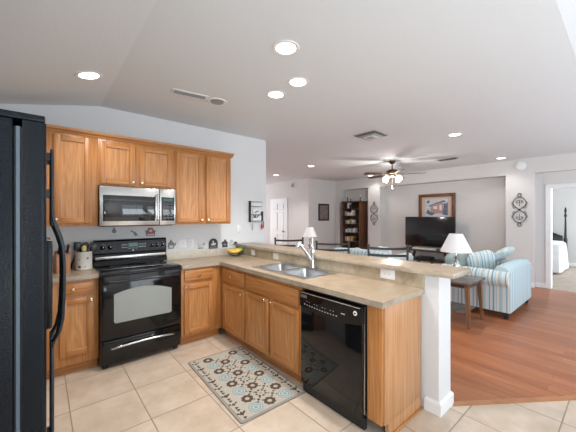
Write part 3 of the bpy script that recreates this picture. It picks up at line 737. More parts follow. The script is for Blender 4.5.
utensil('serving_spoon', 'yellow spoon standing low in the middle of the crock', 'spoon', 0, -.025, .0, -.018, .165, 'spoon', 'utensil_yellow')
utensil('ladle', 'tall dark brown ladle standing in the centre of the crock', 'ladle', .008, .014, .012, .016, .205, 'ladle', 'utensil_brown')
utensil('turner', 'black turner with a brown handle leaning right in the crock', 'spatula', .03, -.012, .052, -.012, .178, 'spatula', 'black_satin', 'leg_wood')
utensil('whisk', 'thin black whisk behind the yellow spoon in the crock', 'whisk', -.005, .03, -.01, .02, .18, 'ladle', 'black_satin')
r = thing('knife_block', 'brown wooden knife block seen behind the refrigerator handle', 'knife block', (0.150, 3.64, CT1 + .0005), 0.2)
mb = MB(); mb.prism([(-.08, 0), (.08, 0), (.08, .10), (-.02, .215), (-.08, .175)], 'x', -.055, .055); mb.build('block', 'knife_wood', r, smooth=20)
for i in range(3):
    mb = MB(); x = -.032 + i * .032
    mb.bar((x, -.045, .19), (x, -.10, .27), .018, .024); mb.build('knife_handle', 'black_satin', r)
mb = MB(); mb.tube([(0, 0, 0), (.012, .01, .05), (.03, .02, .10), (.04, .03, .145)], .006, 8, radii=[.012, .008, .006, .008]); tag(mb.build('stick_utensil', 'black_satin', loc=(0.232, 3.742, CT1 + .011)), 'black stick-like utensil leaning between the knife block and the crock', 'utensil')  # black stick-shaped utensil leaning beside the crock

r = thing('fruit_bowl', 'low wire fruit bowl in the corner where the worktop meets the bar', 'bowl', (2.07, 3.57, CT1 + .001))
mb = MB()
for rad, z in ((.045, .004), (.085, .022), (.115, .05)):
    mb.tube([(rad * math.cos(2 * PI * k / 28), rad * math.sin(2 * PI * k / 28), z) for k in range(28)], .003, 6, closed=True)
for k in range(12):
    a = 2 * PI * k / 12; mb.tube([(t[0] * math.cos(a), t[0] * math.sin(a), t[1]) for t in ((.045, .004), (.085, .022), (.115, .05))], .002, 5)
mb.build('wire_basket', 'iron', r)
r = thing('banana_bunch', 'bunch of yellow bananas lying across the wire fruit bowl', 'bananas', (2.02, 3.54, CT1 + .072))
for i in range(4):
    mb = MB(); yy = -.045 + i * .03
    P = [(-.10 + .2 * t, yy + .012 * math.sin(PI * t), .004 * i - .03 * math.sin(PI * t) + .02) for t in [k / 8 for k in range(9)]]
    mb.tube(P, .016, 8, radii=[.005, .012, .016, .018, .018, .018, .016, .011, .005]); mb.build('banana', 'banana', r)
mb = MB(); mb.ball((0, 0, 0), .040, .040, .036); mb.mat(1); mb.tube([(0, 0, .03), (.004, 0, .045)], .003, 6); tag(mb.build('green_apple', ['green_fruit', 'utensil_brown'], loc=(2.155, 3.585, CT1 + .078)), 'green apple at the right side of the fruit bowl', 'fruit')

# ------------------------------------------------------------------ small things on the kitchen wall
def wall_plate(name, label, cat, loc, rz, w_, h_, kind, group):
    """front towards local -y"""
    r = thing(name, label, cat, loc, rz, group)
    mb = MB(); mb.box(-w_ / 2, -.006, -h_ / 2, w_ / 2, 0, h_ / 2, .003); mb.build('plate', 'white_plastic', r)
    if kind == 'switch':
        mb = MB(); mb.box(-.006, -.014, -.012, .006, -.005, .012, .002); mb.build('toggle', 'white_plastic', r)
    elif kind == 'switch2':
        for x in (-.023, .023): mb = MB(); mb.box(x - .006, -.014, -.012, x + .006, -.005, .012, .002); mb.build('toggle', 'white_plastic', r)
    else:
        horiz = w_ > h_
        for s in (-1, 1):
            cx, cz = (s * .02, 0) if horiz else (0, s * .02)
            mb = MB(); mb.mat(0); mb.box(cx - .014, -.0085, cz - .014, cx + .014, -.005, cz + .014, .002); mb.mat(1)
            mb.box(cx - .006, -.009, cz - .005, cx - .004, -.008, cz + .005); mb.box(cx + .004, -.009, cz - .005, cx + .006, -.008, cz + .005)
            mb.build('socket', ['white_plastic', 'slot_dark'], r)
    return r
YP = YW - .0005
wall_plate('wall_switch', 'white double switch plate on the wall, left of the pair behind the worktop', 'switch', (1.405, YP, 1.115), 0, .115, .115, 'switch2', 'switch plates over the worktop')
wall_plate('wall_outlet', 'white outlet plate on the wall beside the double switch plate', 'outlet', (1.525, YP, 1.113), 0, .08, .115, 'outlet', 'switch plates over the worktop')
wall_plate('wall_switch', 'white single light switch below the key rack on the kitchen wall', 'switch', (2.255, YP, 1.285), 0, .072, .115, 'switch', None)
for label, y, z, ww in (('white wall outlet on the bar backsplash nearest the fruit bowl', 3.365, .98, .085), ('white wall outlet on the bar backsplash left of the faucet', 2.855, .979, .1), ('white wall outlet on the bar backsplash right of the sink', 1.325, .985, .135)):
    wall_plate('wall_outlet', label, 'outlet', (2.2235, y, z), -PI / 2, ww, .08, 'outlet', 'outlets along the bar backsplash')
def plaque(name, label, loc, parts_, group='little plaques on the kitchen wall', cat='wall plaque'):
    r = thing(name, label, cat, loc, 0, group)
    for nm, poly, d0, d1, m in parts_:
        mb = MB(); mb.prism(poly, 'y', d0, d1); mb.build(nm, m, r)
    return r
def ell(cx, cz, rx, rz, n=18): return [(cx + rx * math.cos(2 * PI * k / n), cz + rz * math.sin(2 * PI * k / n)) for k in range(n)]
def rect(x0, z0, x1, z1): return [(x0, z0), (x1, z0), (x1, z1), (x0, z1)]
plaque('house_plaque', 'small faded red house-shaped plaque above the stove', (1.018, YP, 1.278),
    [('board', [(-.05, -.045), (.05, -.045), (.05, -.0), (.062, .012), (.03, .03), (.022, .055), (-.022, .055), (-.03, .03), (-.062, .012), (-.05, 0)], -.010, 0, 'plaque_red'), ('heart', ell(0, .018, .018, .016), -.013, -.0102, 'plaque_pale'), ('band', rect(-.04, -.035, .04, -.02), -.013, -.0102, 'plaque_pale')])
plaque('pot_plaque', 'small grey pot-shaped plaque high on the left over the stove', (0.632, YP, 1.298),
    [('pot', ell(0, .005, .022, .024), -.008, 0, 'plaque_grey'), ('lid', [(-.012, .025), (.012, .025), (.004, .045), (-.004, .045)], -.008, 0, 'plaque_grey'), ('base_line', rect(-.05, -.045, .05, -.036), -.004, 0, 'plaque_pale')])
plaque('pitcher_plaque', 'tiny grey pitcher plaque midway above the stove control panel', (0.845, YP, 1.272),
    [('pitcher', [(-.045, .03), (-.03, .036), (-.018, .02), (.0, .02), (.028, -.012), (.03, -.03), (-.004, -.03), (-.01, .004), (-.04, .02)], -.008, 0, 'plaque_grey')])
plaque('teapot_plaque', 'dark teapot-shaped plaque just right of the stove back', (1.262, YP, 1.118),
    [('pot', [(-.035, -.058), (.03, -.058), (.04, -.03), (.032, .015), (.012, .035), (.006, .058), (-.006, .058), (-.012, .035), (-.034, .015), (-.04, -.03)], -.009, 0, 'plaque_grey'), ('handle', [(.033, .01), (.06, .015), (.058, -.02), (.04, -.03), (.046, -.012), (.046, .002)], -.009, -.001, 'plaque_grey'), ('panel', rect(-.02, -.045, .02, -.015), -.011, -.0092, 'plaque_pale')])
plaque('cup_plaque', 'pale teacup-shaped plaque between the outlet plate and the arched plaque', (1.66, YP, 1.085),
    [('cup', [(-.045, .02), (.035, .02), (.025, -.025), (.0, -.035), (-.025, -.035), (-.04, -.01)], -.008, 0, 'plaque_pale'), ('cup_handle', [(.034, .016), (.06, .022), (.052, -.008), (.03, -.01), (.042, .006)], -.007, -.001, 'plaque_grey'), ('saucer', rect(-.04, -.05, .035, -.04), -.010, 0, 'plaque_grey')])
plaque('arched_plaque', 'charcoal arched plaque with a white figure, above the worktop', (1.842, YP, 1.087),
    [('board', [(-.066, -.065), (.066, -.065), (.066, .01)] + arc(0, .01, .066, 0, PI, 10)[1:-1] + [(-.066, .01)], -.010, 0, 'plaque_black'), ('figure', [(-.03, -.02), (.03, -.02), (.038, .01), (.01, .012), (.002, .045), (-.014, .045), (-.01, .012), (-.036, .0)], -.013, -.0102, 'plaque_pale'), ('caption', rect(-.05, -.052, .05, -.038), -.012, -.0102, 'plaque_grey')])
plaque('cottage_plaque', 'charcoal cottage-shaped plaque behind the left of the fruit bowl', (2.022, YP, 1.083),
    [('board', [(-.04, -.055), (.04, -.055), (.04, -.005), (.055, .0), (.03, .03), (.02, .032), (.018, .055), (-.006, .055), (-.008, .032), (-.032, .03), (-.055, .0), (-.04, -.005)], -.010, 0, 'plaque_black'), ('window', rect(-.02, -.03, .018, -.005), -.012, -.0102, 'plaque_grey')])
plaque('cow_plaque', 'white and black spotted animal-shaped plaque behind the fruit bowl', (2.165, YP, 1.078),
    [('body', [(-.06, -.03), (.07, -.045), (.075, .0), (.045, .035), (.0, .025), (-.02, .055), (-.05, .05), (-.065, .02)], -.009, 0, 'plaque_pale'), ('spot', ell(.03, .0, .026, .022), -.011, -.0092, 'plaque_black'), ('spot', ell(-.035, .03, .016, .016), -.011, -.0092, 'motif_blue'), ('spot', ell(.0, -.022, .012, .01), -.011, -.0092, 'art_blue')])
# mail and key rack
r = thing('key_rack', 'black wire mail and key rack on the wall above the bar end', 'rack', (2.43, YP, 1.50))
mb = MB(); mb.box(-.002, -.05, -.115, .012, 0, .21, .003); mb.box(.225, -.05, -.10, .239, 0, .05, .003); mb.build('side_rail', 'black_matte', r)
mb = MB(); mb.box(.012, -.004, -.11, .226, 0, .205); mb.build('back_board', 'paper', r)
mb = MB()
for z in (.195, .125, .0, -.10):
    mb.box(.012, -.046, z, .226, -.042, z + .006)
    for k in range(6): mb.box(.02 + k * .036, -.046, z - .012, .024 + k * .036, -.043, z)
mb.build('front_bar', 'iron', r)
mb = MB()
for a, b in (((.06, -.05), (.11, -.01)), ((.11, -.05), (.06, -.01)), ((.12, -.04), (.17, .0)), ((.09, .03), (.15, .06))):
    mb.bar((a[0], -.044, a[1]), (b[0], -.044, b[1]), .012, .006, up=(0, 1, 0))
mb.build('scroll_work', 'iron', r)
for i, (x, z, w_, h_) in enumerate(((.03, .125, .15, .055), (.06, .005, .13, .09), (.05, -.095, .16, .075))):
    mb = MB(); mb.box(2.43 + x, YP - .03 - .004 * i, 1.50 + z, 2.43 + x + w_, YP - .026 - .004 * i, 1.50 + z + h_)
    tag(mb.build('envelope', 'paper'), ('white envelope in the top tier of the key rack', 'white envelope in the middle tier of the key rack', 'white envelope in the bottom tier of the key rack')[i], 'envelope', 'mail in the key rack')
mb = MB(); mb.tube([(0, 0, .02), (0, 0, -.05)], .004, 6); mb.ball((0, 0, -.08), .018, .012, .045); tag(mb.build('key_fob', 'red_fob', loc=(2.655, YP - .03, 1.39)), 'red key fob hanging from the key rack', 'key fob')
mb = MB(); mb.tube([(0, 0, .02), (0, 0, -.03)], .003, 6); mb.box(-.008, -.004, -.12, .008, .004, -.03, .002); tag(mb.build('key', 'vent_grey', loc=(2.485, YP - .03, 1.385)), 'long grey key hanging at the left of the key rack', 'key')
mb = MB(); mb.box(-.008, -.004, -.10, .008, .004, .015, .002); tag(mb.build('key_tag', 'green_tag', loc=(2.688, YP - .03, 1.385)), 'thin green key tag hanging right of the red fob', 'key tag')

# ------------------------------------------------------------------ kitchen mat
r = thing('kitchen_mat', 'taupe kitchen mat with brown rings and blue medallions on the tile floor', 'rug', (1.40, 2.315, 0.0), math.radians(-2.2))
hw, hl = .305, .55
mb = MB(); mb.mat(0); mb.prism(rr(-hw, -hl, hw, hl, .02), 'z', 0.0005, .010); mb.mat(1); mb.prism(rr(-hw + .022, -hl + .022, hw - .022, hl - .022, .01), 'z', .0102, .0108)
def disc(mb, cx, cy, ro, ri, z0, z1, n=20, wob=0, lobes=8):
    if ri <= 0:
        mb.prism([(cx + (ro + wob * math.cos(lobes * 2 * PI * k / n)) * math.cos(2 * PI * k / n), cy + (ro + wob * math.cos(lobes * 2 * PI * k / n)) * math.sin(2 * PI * k / n)) for k in range(n)], 'z', z0, z1); return
    for k in range(n):
        a, b = 2 * PI * k / n, 2 * PI * (k + 1) / n
        ra, rb = ro + wob * math.cos(lobes * a), ro + wob * math.cos(lobes * b)
        mb.prism([(cx + ra * math.cos(a), cy + ra * math.sin(a)), (cx + rb * math.cos(b), cy + rb * math.sin(b)), (cx + ri * math.cos(b), cy + ri * math.sin(b)), (cx + ri * math.cos(a), cy + ri * math.sin(a))], 'z', z0, z1)
Z0, Z1 = .0109, .0114
per = .262
for k in range(5):
    for cx, off in ((-.128, 0), (.0, .5), (.15, 0)):
        y = .455 - per * (k + off) 
        if -hl + .045 < y < hl - .045:
            mb.mat(2); disc(mb, cx, y, .048, .019, Z0, Z1, 30, .004, 8)
        yb = .455 - per * (k + off + .5)
        if -hl + .045 < yb < hl - .045:
            if off == 0:
                mb.mat(3); disc(mb, cx, yb, .058, .049, Z0, Z1, 26); disc(mb, cx, yb, .040, .029, Z0, Z1, 22); disc(mb, cx, yb, .015, 0, Z0, Z1, 14)
                mb.mat(4); disc(mb, cx, yb, .0495, .041, Z0, Z1, 22); disc(mb, cx, yb, .028, .016, Z0, Z1, 18)
            else:
                mb.mat(2)
                for q in range(8):
                    a = 2 * PI * q / 8; disc(mb, cx + .04 * math.cos(a), yb + .04 * math.sin(a), .011, 0, Z0, Z1, 8)
                mb.mat(3); disc(mb, cx, yb, .014, 0, Z0, Z1, 10)
    for cx, off in ((-.25, 0.5), (.255, .5), (-.25, 0.0), (.255, 0.0)):
        y = .455 - per * (k + off); 
        if -hl + .05 < y < hl - .05:
            mb.mat(2); disc(mb, cx, y, .020 if off else .014, 0, Z0, Z1, 12, .006, 4)
            for s in (-1, 1):
                disc(mb, cx - .0, y + s * .05, .013, 0, Z0, Z1, 9, .004, 3)
                disc(mb, cx + s * .026, y + .012, .010, 0, Z0, Z1, 8)
    for cx in (-.062, .072):
        for s in (.25, .75):
            y = .455 - per * (k + s)
            if abs(y) < hl - .05:
                mb.mat(2); disc(mb, cx, y, .013, 0, Z0, Z1, 9, .003, 3); disc(mb, cx + .024, y + .022, .010, 0, Z0, Z1, 8); disc(mb, cx - .022, y - .024, .010, 0, Z0, Z1, 8); disc(mb, cx - .024, y + .024, .008, 0, Z0, Z1, 8); disc(mb, cx + .022, y - .026, .008, 0, Z0, Z1, 8)
mb.build('mat', ['rug_border', 'rug_ground', 'rug_brown', 'rug_blue', 'rug_pale'], r)

# ------------------------------------------------------------------ ceiling fittings
def can(label, x, y, power, first=[None], z=H, tilt=0):
    if first[0] is None:
        r = thing('recessed_light', label, 'ceiling light', (x, y, z), 0, 'recessed ceiling lights')
        mb = MB(); mb.lathe([(.072, -.004), (.080, -.008), (.096, -.006), (.100, -.001), (.072, -.001)], seg=28, cap=False); mb.build('trim_ring', 'white_plastic', r)
        mb = MB(); mb.lathe([(.001, -.0035), (.073, -.0035), (.073, -.001), (.001, -.001)], seg=28, cap=False); mb.build('lens', 'can_light', r)
        first[0] = r
    else:
        r = copy_tree(first[0]); r.location = (x, y, z); r['label'] = label
    r.rotation_euler = (0, tilt, 0)
    l = bpy.data.lights.new('downlight', 'SPOT'); l.energy = power; l.spot_size = math.radians(130); l.spot_blend = 0.6; l.color = (1.0, .975, .935); l.shadow_soft_size = .06
    lo = bpy.data.objects.new('downlight', l); C.objects.link(lo); lo.parent = r; lo.location = (0, 0, -.03)
    return r
CANP = 56
can('recessed light over the refrigerator side, leftmost on the ceiling', 0.304, 2.921, CANP * .5, z=H - .2 * .2229 + .001, tilt=-math.atan(.2229) * 0 - .2200)
can('nearest and largest recessed light of the three over the peninsula', 1.352, 1.617, CANP)
can('recessed light over the peninsula, right one of the close pair', 1.777, 1.955, CANP)
can('recessed light over the peninsula, left one of the close pair', 1.791, 2.297, CANP)
can('recessed light on the far ceiling left of the ceiling fan', 4.959, 4.991, CANP)
can('recessed light on the living room ceiling right of the square vent', 4.691, 1.694, CANP)
can('recessed light close above the right wall scroll', 7.30, 1.752, 13)
can('recessed light seen behind the left fan blade', 7.45, 5.0, 10)
can('farthest recessed light, near the foyer door', 5.247, 6.731, CANP)
r = thing('ceiling_vent', 'slim grey ceiling register over the kitchen, beside the round speaker', 'vent', (1.13, 2.84, H), math.radians(-8))
mb = MB(); mb.box(-.175, -.055, -.008, .175, .055, -.001, .003); mb.build('frame', 'white_plastic', r)
mb = MB(); mb.box(-.15, -.032, -.0095, .15, .032, -.0075); 
mb.build('grille', 'vent_dark', r)
for i in range(4):
    mb = MB(); mb.box(-.15, -.028 + i * .017, -.013, .15, -.022 + i * .017, -.0096); mb.build('slat', 'vent_grey', r)
r = thing('ceiling_speaker', 'round white ceiling speaker beside the slim register', 'speaker', (1.42, 2.84, H))
mb = MB(); mb.lathe([(.072, -.003), (.08, -.009), (.098, -.007), (.102, -.001)], seg=28); mb.build('ring', 'white_plastic', r)
mb = MB(); mb.lathe([(.001, -.010), (.05, -.010), (.066, -.0092), (.066, -.008)], (.004, .006, 0), seg=24); mb.build('grille', 'vent_grey', r)
r = thing('ceiling_vent', 'square grey ceiling vent between the kitchen and the fan', 'vent', (3.77, 2.52, H), math.radians(0))
mb = MB(); mb.box(-.19, -.19, -.008, .19, .19, -.001, .003); mb.build('frame', 'vent_grey', r)
mb = MB(); mb.hexa([(-.15, -.15, -.022), (.15, -.15, -.022), (.15, .15, -.022), (-.15, .15, -.022), (-.17, -.17, -.0082), (.17, -.17, -.0082), (.17, .17, -.0082), (-.17, .17, -.0082)]); mb.build('grille', 'vent_dark', r)
for i in range(3):
    mb = MB(); s = .13 - i * .04; mb.hexa([(-s, -s, -.034), (s, -s, -.034), (s, s, -.034), (-s, s, -.034), (-s - .014, -s - .014, -.0222), (s + .014, -s - .014, -.0222), (s + .014, s + .014, -.0222), (-s - .014, s + .014, -.0222)]) if i == 0 else mb.box(-s, -s, -.034 - .005 * i, s, s, -.029 - .005 * i)
    mb.build('louvre', 'vent_grey' if i != 1 else 'white_plastic', r)
r = thing('ceiling_vent', 'long grey ceiling register right of the ceiling fan', 'vent', (6.55, 2.52, H), math.radians(90))
mb = MB(); mb.box(-.2, -.09, -.010, .2, .09, -.001, .003); mb.build('frame', 'vent_grey', r)
for i in range(4):
    mb = MB(); mb.box(-.17, -.06 + i * .032, -.02, .17, -.044 + i * .032, -.0102); mb.build('slat', 'vent_dark', r)
r = thing('alarm_disc', 'round white alarm disc high on the right pillar above the scroll', 'alarm', (XR, 1.51, 2.545))  # alarm disc fixed to the pillar, not a speaker
mb = MB(); mb.lathe([(.095, -.0005), (.095, -.03), (.085, -.042), (.06, -.048), (.001, -.05)], seg=28, axis='x'); mb.build('cover', 'white_plastic', r)
mb = MB(); mb.lathe([(.045, -.0482), (.04, -.055), (.001, -.056)], seg=20, axis='x'); mb.build('button', 'white_plastic', r)
r = thing('door_chime', 'tiny grey sensor box high on the foyer wall near the corner', 'sensor', (6.45, 7.35, 2.52))
mb = MB(); mb.box(-.05, -.04, -.06, -.0005, .04, .06, .006); mb.build('case', 'vent_grey', r)

# ceiling fan
FX, FY = 5.87, 3.39
r = thing('ceiling_fan', 'five-blade brown ceiling fan with lit glass shades over the living room', 'ceiling fan', (FX, FY, H))
mb = MB(); mb.lathe([(.075, -.0005), (.075, -.02), (.05, -.055), (.02, -.07)], seg=24); mb.build('canopy', 'bronze', r)
mb = MB(); mb.lathe([(.012, -.068), (.012, -.19)], seg=12); mb.build('downrod', 'bronze', r)
mb = MB(); mb.lathe([(.03, -.18), (.09, -.195), (.125, -.22), (.13, -.25), (.12, -.285), (.07, -.305)], seg=28); mb.build('motor', 'bronze', r)
ang0 = -math.radians(40.3)
for k in range(5):
    a = math.radians(50 + 72 * k) + ang0
    mb = MB(); ca, sa = math.cos(a), math.sin(a)
    mb.prism([(.20, -.05), (.30, -.062), (.60, -.070), (.65, -.062), (.675, -.03), (.675, .03), (.65, .062), (.60, .070), (.30, .062), (.20, .05)], 'z', -.004, .004)
    mb.xform(Matrix.Rotation(math.radians(11), 4, 'X')); b = mb.build('blade', 'blade_wood', r, loc=(0, 0, -.297), rot=(0, 0, a))
    mb = MB(); mb.bar((.09, 0, .0), (.25, 0, .003), .045, .008); b2 = mb.build('blade_iron', 'bronze', b)
mb = MB(); mb.lathe([(.07, -.306), (.075, -.33), (.05, -.355), (.03, -.365)], seg=24); lk = mb.build('light_kit', 'brass', r)
for k in range(4):
    a = math.radians(28 + 90 * k) + ang0; ca, sa = math.cos(a), math.sin(a)
    mb = MB(); mb.tube([(.05 * ca, .05 * sa, -.335), (.145 * ca, .145 * sa, -.343)], .012, 8); mb.build('arm', 'brass', lk)
    mb = MB(); mb.lathe([(.026, 0), (.045, -.02), (.060, -.05), (.066, -.08), (.058, -.11), (.001, -.118)], seg=20); mb.xform(Matrix.Rotation(-.6, 4, Vector((-sa, ca, 0))) if True else Matrix())
    mb.build('globe', 'globe', lk, loc=(.150 * ca, .150 * sa, -.343))
mb = MB(); mb.tube([(.02, .01, -.365), (.02, .01, -.60)], .0022, 5); mb.ball((.02, .01, -.61), .009); mb.build('pull_chain', 'brass', r)
l = bpy.data.lights.new('fan_light', 'POINT'); l.energy = 24; l.color = (1, .93, .84); l.shadow_soft_size = .09
lo = bpy.data.objects.new('fan_light', l); C.objects.link(lo); lo.parent = r; lo.location = (0, 0, -.56)

# ------------------------------------------------------------------ bar stools
def bar_stool():
    r = thing('bar_stool', '', 'bar stool', (0, 0, 0), 0, 'black ladder-back bar stools behind the bar')
    hw = .215
    for s in (-1, 1):
        for t in (-1, 1):
            mb = MB(); mb.tube([(s * .13, t * .13, .70), (s * .20, t * .20, 0.0)], .012, 8); mb.build('leg', 'iron', r)
    mb = MB(); mb.tube([(.178 * math.cos(2 * PI * k / 24) * 1.3, .178 * math.sin(2 * PI * k / 24) * 1.3, .23) for k in range(24)], .009, 6, closed=True); mb.build('foot_ring', 'iron', r)
    mb = MB(); mb.cushion(-.21, -.20, .70, .21, .20, .775, e=3.2); mb.build('seat', 'black_matte', r)
    for s in (-1, 1):
        mb = MB(); mb.tube([(s * .19, .17, .72), (s * .205, .20, .85), (s * hw, .225, 1.0), (s * (hw + .004), .245, 1.125)], .013, 8); mb.ball((s * (hw + .004), .246, 1.128), .017); mb.build('back_post', 'iron', r)
    for z, y in ((1.10, .242), (1.02, .232), (.90, .21)):
        mb = MB()
        P = [(hw * t, y + .035 * (1 - t * t), z - .012 * (1 - t * t)) for t in [-1 + 2 * k / 12 for k in range(13)]]
        rings = [[(x + 0, yy - .006, zz - .016), (x, yy + .006, zz - .016), (x, yy + .006, zz + .012), (x, yy - .006, zz + .012)] for x, yy, zz in P]
        mb.ring_skin(rings); mb.build('back_rail', 'iron', r)
    return r
st = bar_stool()
for i, (x, y, face, lab) in enumerate(((2.95 - .12, 3.44 - .14, (-.62, -.78), 'black bar stool farthest along the bar, left of the faucet'), (3.0 - .14, 2.58 - .12, (-.70, -.71), 'middle black bar stool, just right of the faucet'), (3.05 - .15, 1.815 - .10, (-.83, -.55), 'black bar stool nearest the camera, in front of the television'))):
    o = st if i == 0 else copy_tree(st)
    o.location = (x, y, 0); o.rotation_euler = (0, 0, math.atan2(face[1], face[0]) + PI / 2); o['label'] = lab

# ------------------------------------------------------------------ sofas
def sofa(label, name, W, loc, rz, pale_back=True, cat='sofa'):
    """seat opens to local +y, back plane at y=0, width along x from 0 to W"""
    r = thing(name, label, cat, loc, rz)
    D = .92
    for s in (0, 1):
        mb = MB(); x = .20 if s == 0 else W - .20; o = .105
        cx = .075 if s == 0 else W - .075
        xin = .24 if s == 0 else W - .24; xo = .035 if s == 0 else W - .035
        # outline of a rolled arm in (x, z)
        sg = -1 if s == 0 else 1
        pts = [(xin, .10), (xo, .10), (xo, .44)]
        ctr = (cx, .575); R = .115
        a0, a1 = (-2.1, -2 * PI + .3) if s == 0 else (-PI + 2.1, PI - .3)
        for k in range(19):
            a = a0 + (a1 - a0) * k / 18
            pts.append((ctr[0] + R * math.cos(a), ctr[1] + R * math.sin(a)))
        pts.append((xin, .58))
        mb.prism(pts, 'y', .012, D); mb.build('arm', 'stripe_y', r, smooth=35)
        mb = MB(); mb.lathe([(.085, 0), (.085, .012), (.06, .02), (.001, .022)], (ctr[0], D, ctr[1]), 20, 'y'); mb.build('arm_front', 'stripe_y', r)
    mb = MB(); prof = [(0, .10), (.0, .66), (.02, .715), (.06, .745), (.12, .75), (.18, .73), (.22, .66), (.25, .40), (.25, .10)]
    x0, x1 = .036, W - .036
    n = 14; rings = []
    for i in range(n + 1):
        t = i / n; x = x0 + (x1 - x0) * t; dz = .022 * math.sin(PI * t) - .012 * (max(0, 1 - t / .06) + max(0, 1 - (1 - t) / .06))
        rings.append([(x, y, z + (dz if z > .5 else 0)) for y, z in prof])
    mb.ring_skin(rings); mb.build('back', 'stripe_pale', r, smooth=50)
    mb = MB(); mb.box(.24, .25, .12, W - .24, D - .02, .30, .01); mb.build('seat_base', 'stripe_x', r)
    k = 2 if W > 1.2 else 1
    for i in range(k):
        a = .245 + (W - .49) * i / k; b = .245 + (W - .49) * (i + 1) / k
        mb = MB(); mb.cushion(a, .26, .30, b, D, .46, e=6); mb.build('seat_cushion', 'stripe_x', r)
    for x in (.09, W - .09):
        for y in (.06, D - .07):
            mb = MB(); mb.hexa([(x - .022, y - .022, 0), (x + .022, y - .022, 0), (x + .022, y + .022, 0), (x - .022, y + .022, 0), (x - .035, y - .035, .105), (x + .035, y - .035, .105), (x + .035, y + .035, .105), (x - .035, y + .035, .105)]); mb.build('leg', 'black_matte', r)
    return r
sofa('striped pale blue loveseat with rolled arms standing near the bedroom door', 'loveseat', 1.40, (5.0, 1.10, 0), 0)
def pillow(label, mat, loc, rot, w_=.46, h_=.46, t=.16):
    mb = MB(); mb.cushion(-w_ / 2, -t / 2, -h_ / 2, w_ / 2, t / 2, h_ / 2, e=2.6)
    # pinch the middle of each edge so the corners stand out
    for v in mb.bm.verts:
        u, q = v.co.x / (w_ / 2), v.co.z / (h_ / 2)
        f = 1 + .18 * (abs(u * q)); v.co.x *= f; v.co.z *= f
    return tag(mb.build('throw_pillow', mat, loc=loc, rot=rot), label, 'pillow', 'pillows on the loveseat')
pillow('sage green and blue pillow at the far arm side of the loveseat', 'pillow_green', (5.42, 1.93, .665), (.25, 0, -1.0), .36, .38, .11)
pillow('bold blue and white striped pillow in the middle of the loveseat', 'stripe_pillow', (5.53, 1.60, .70), (.3, -.25, -.85), .42, .42, .13)
pillow('pale blue patterned pillow lying highest on the loveseat back', 'pillow_pale', (5.98, 1.44, .815), (.85, .05, .0), .60, .40, .13)
sofa('long pale blue sofa seen end on over the bar between the bar stools', 'sofa', 1.45, (5.15, 4.50, 0), -PI / 2)
tag(pillow('white pillow on the long sofa behind the bar', 'fabric_white', (5.60, 3.42, .66), (.30, 0, -1.57), .34, .34, .12), 'white pillow on the long sofa behind the bar', 'pillow', 'pillows on the long sofa')

# ------------------------------------------------------------------ end tables and lamps
def end_table(label, loc, rz=0):
    r = thing('end_table', label, 'side table', loc, rz, 'end tables')
    w_, d_ = .62, .56
    mb = MB(); mb.box(0, 0, .575, w_, d_, .605, .004); mb.build('tabletop', 'tabletop_grey', r)
    mb = MB()
    for x0, y0, x1, y1 in ((.06, .05, w_ - .06, .07), (.06, d_ - .07, w_ - .06, d_ - .05), (.06, .07, .08, d_ - .07), (w_ - .08, .07, w_ - .06, d_ - .07)): mb.box(x0, y0, .515, x1, y1, .574)
    mb.build('apron', 'dark_wood', r)
    for sx in (0, 1):
        for sy in (0, 1):
            x = .075 if sx == 0 else w_ - .075; y = .06 if sy == 0 else d_ - .06; ox = .02 if sx == 0 else w_ - .02; oy = .03 if sy == 0 else d_ - .03
            mb = MB(); mb.bar((x, y, .574), (ox + (.03 if sx == 0 else -.03), oy, 0), .06, .05, up=(0, 1, 0), a1=.034, b1=.032); mb.build('leg', 'leg_wood', r)
    mb = MB(); mb.box(.085, .09, .17, w_ - .085, d_ - .09, .185, .003); mb.build('shelf', 'tabletop_grey', r)
    return r
et = end_table('grey-topped wooden end table with splayed legs beside the loveseat arm', (4.21, 1.34, 0))
o = copy_tree(et); o.location = (5.05, 5.15, 0); o['label'] = 'end table under the far lamp beyond the long sofa'
def table_lamp(label, loc):
    r = thing('table_lamp', label, 'lamp', loc, 0, 'white shaded table lamps')
    mb = MB(); mb.lathe([(.075, 0), (.078, .012), (.05, .025), (.018, .045), (.022, .06), (.045, .10), (.055, .15), (.045, .20), (.02, .235), (.014, .25), (.028, .27), (.014, .29), (.009, .31), (.009, .36)], seg=24); mb.build('base', 'lamp_glass', r)
    mb = MB(); mb.lathe([(.205, .36), (.085, .618), (.081, .618), (.201, .36)], seg=36, cap=False); 
    mb.build('lamp_shade', 'shade', r, smooth=60)
    mb = MB(); mb.lathe([(.009, .36), (.006, .60), (.010, .622), (.004, .632)], seg=10)
    for k in range(3):
        a = 2 * PI * k / 3; mb.tube([(0, 0, .615), (.083 * math.cos(a), .083 * math.sin(a), .614)], .002, 5)
    mb.build('harp', 'brass', r)
    return r
tl = table_lamp('white cone-shaded lamp on the end table, in front of the television wall', (4.55, 1.63, .6055))
o = copy_tree(tl); o.location = (5.36, 5.43, .6055); o['label'] = 'far white cone-shaded lamp seen right behind the faucet'; o.scale = (.92, .92, .95)

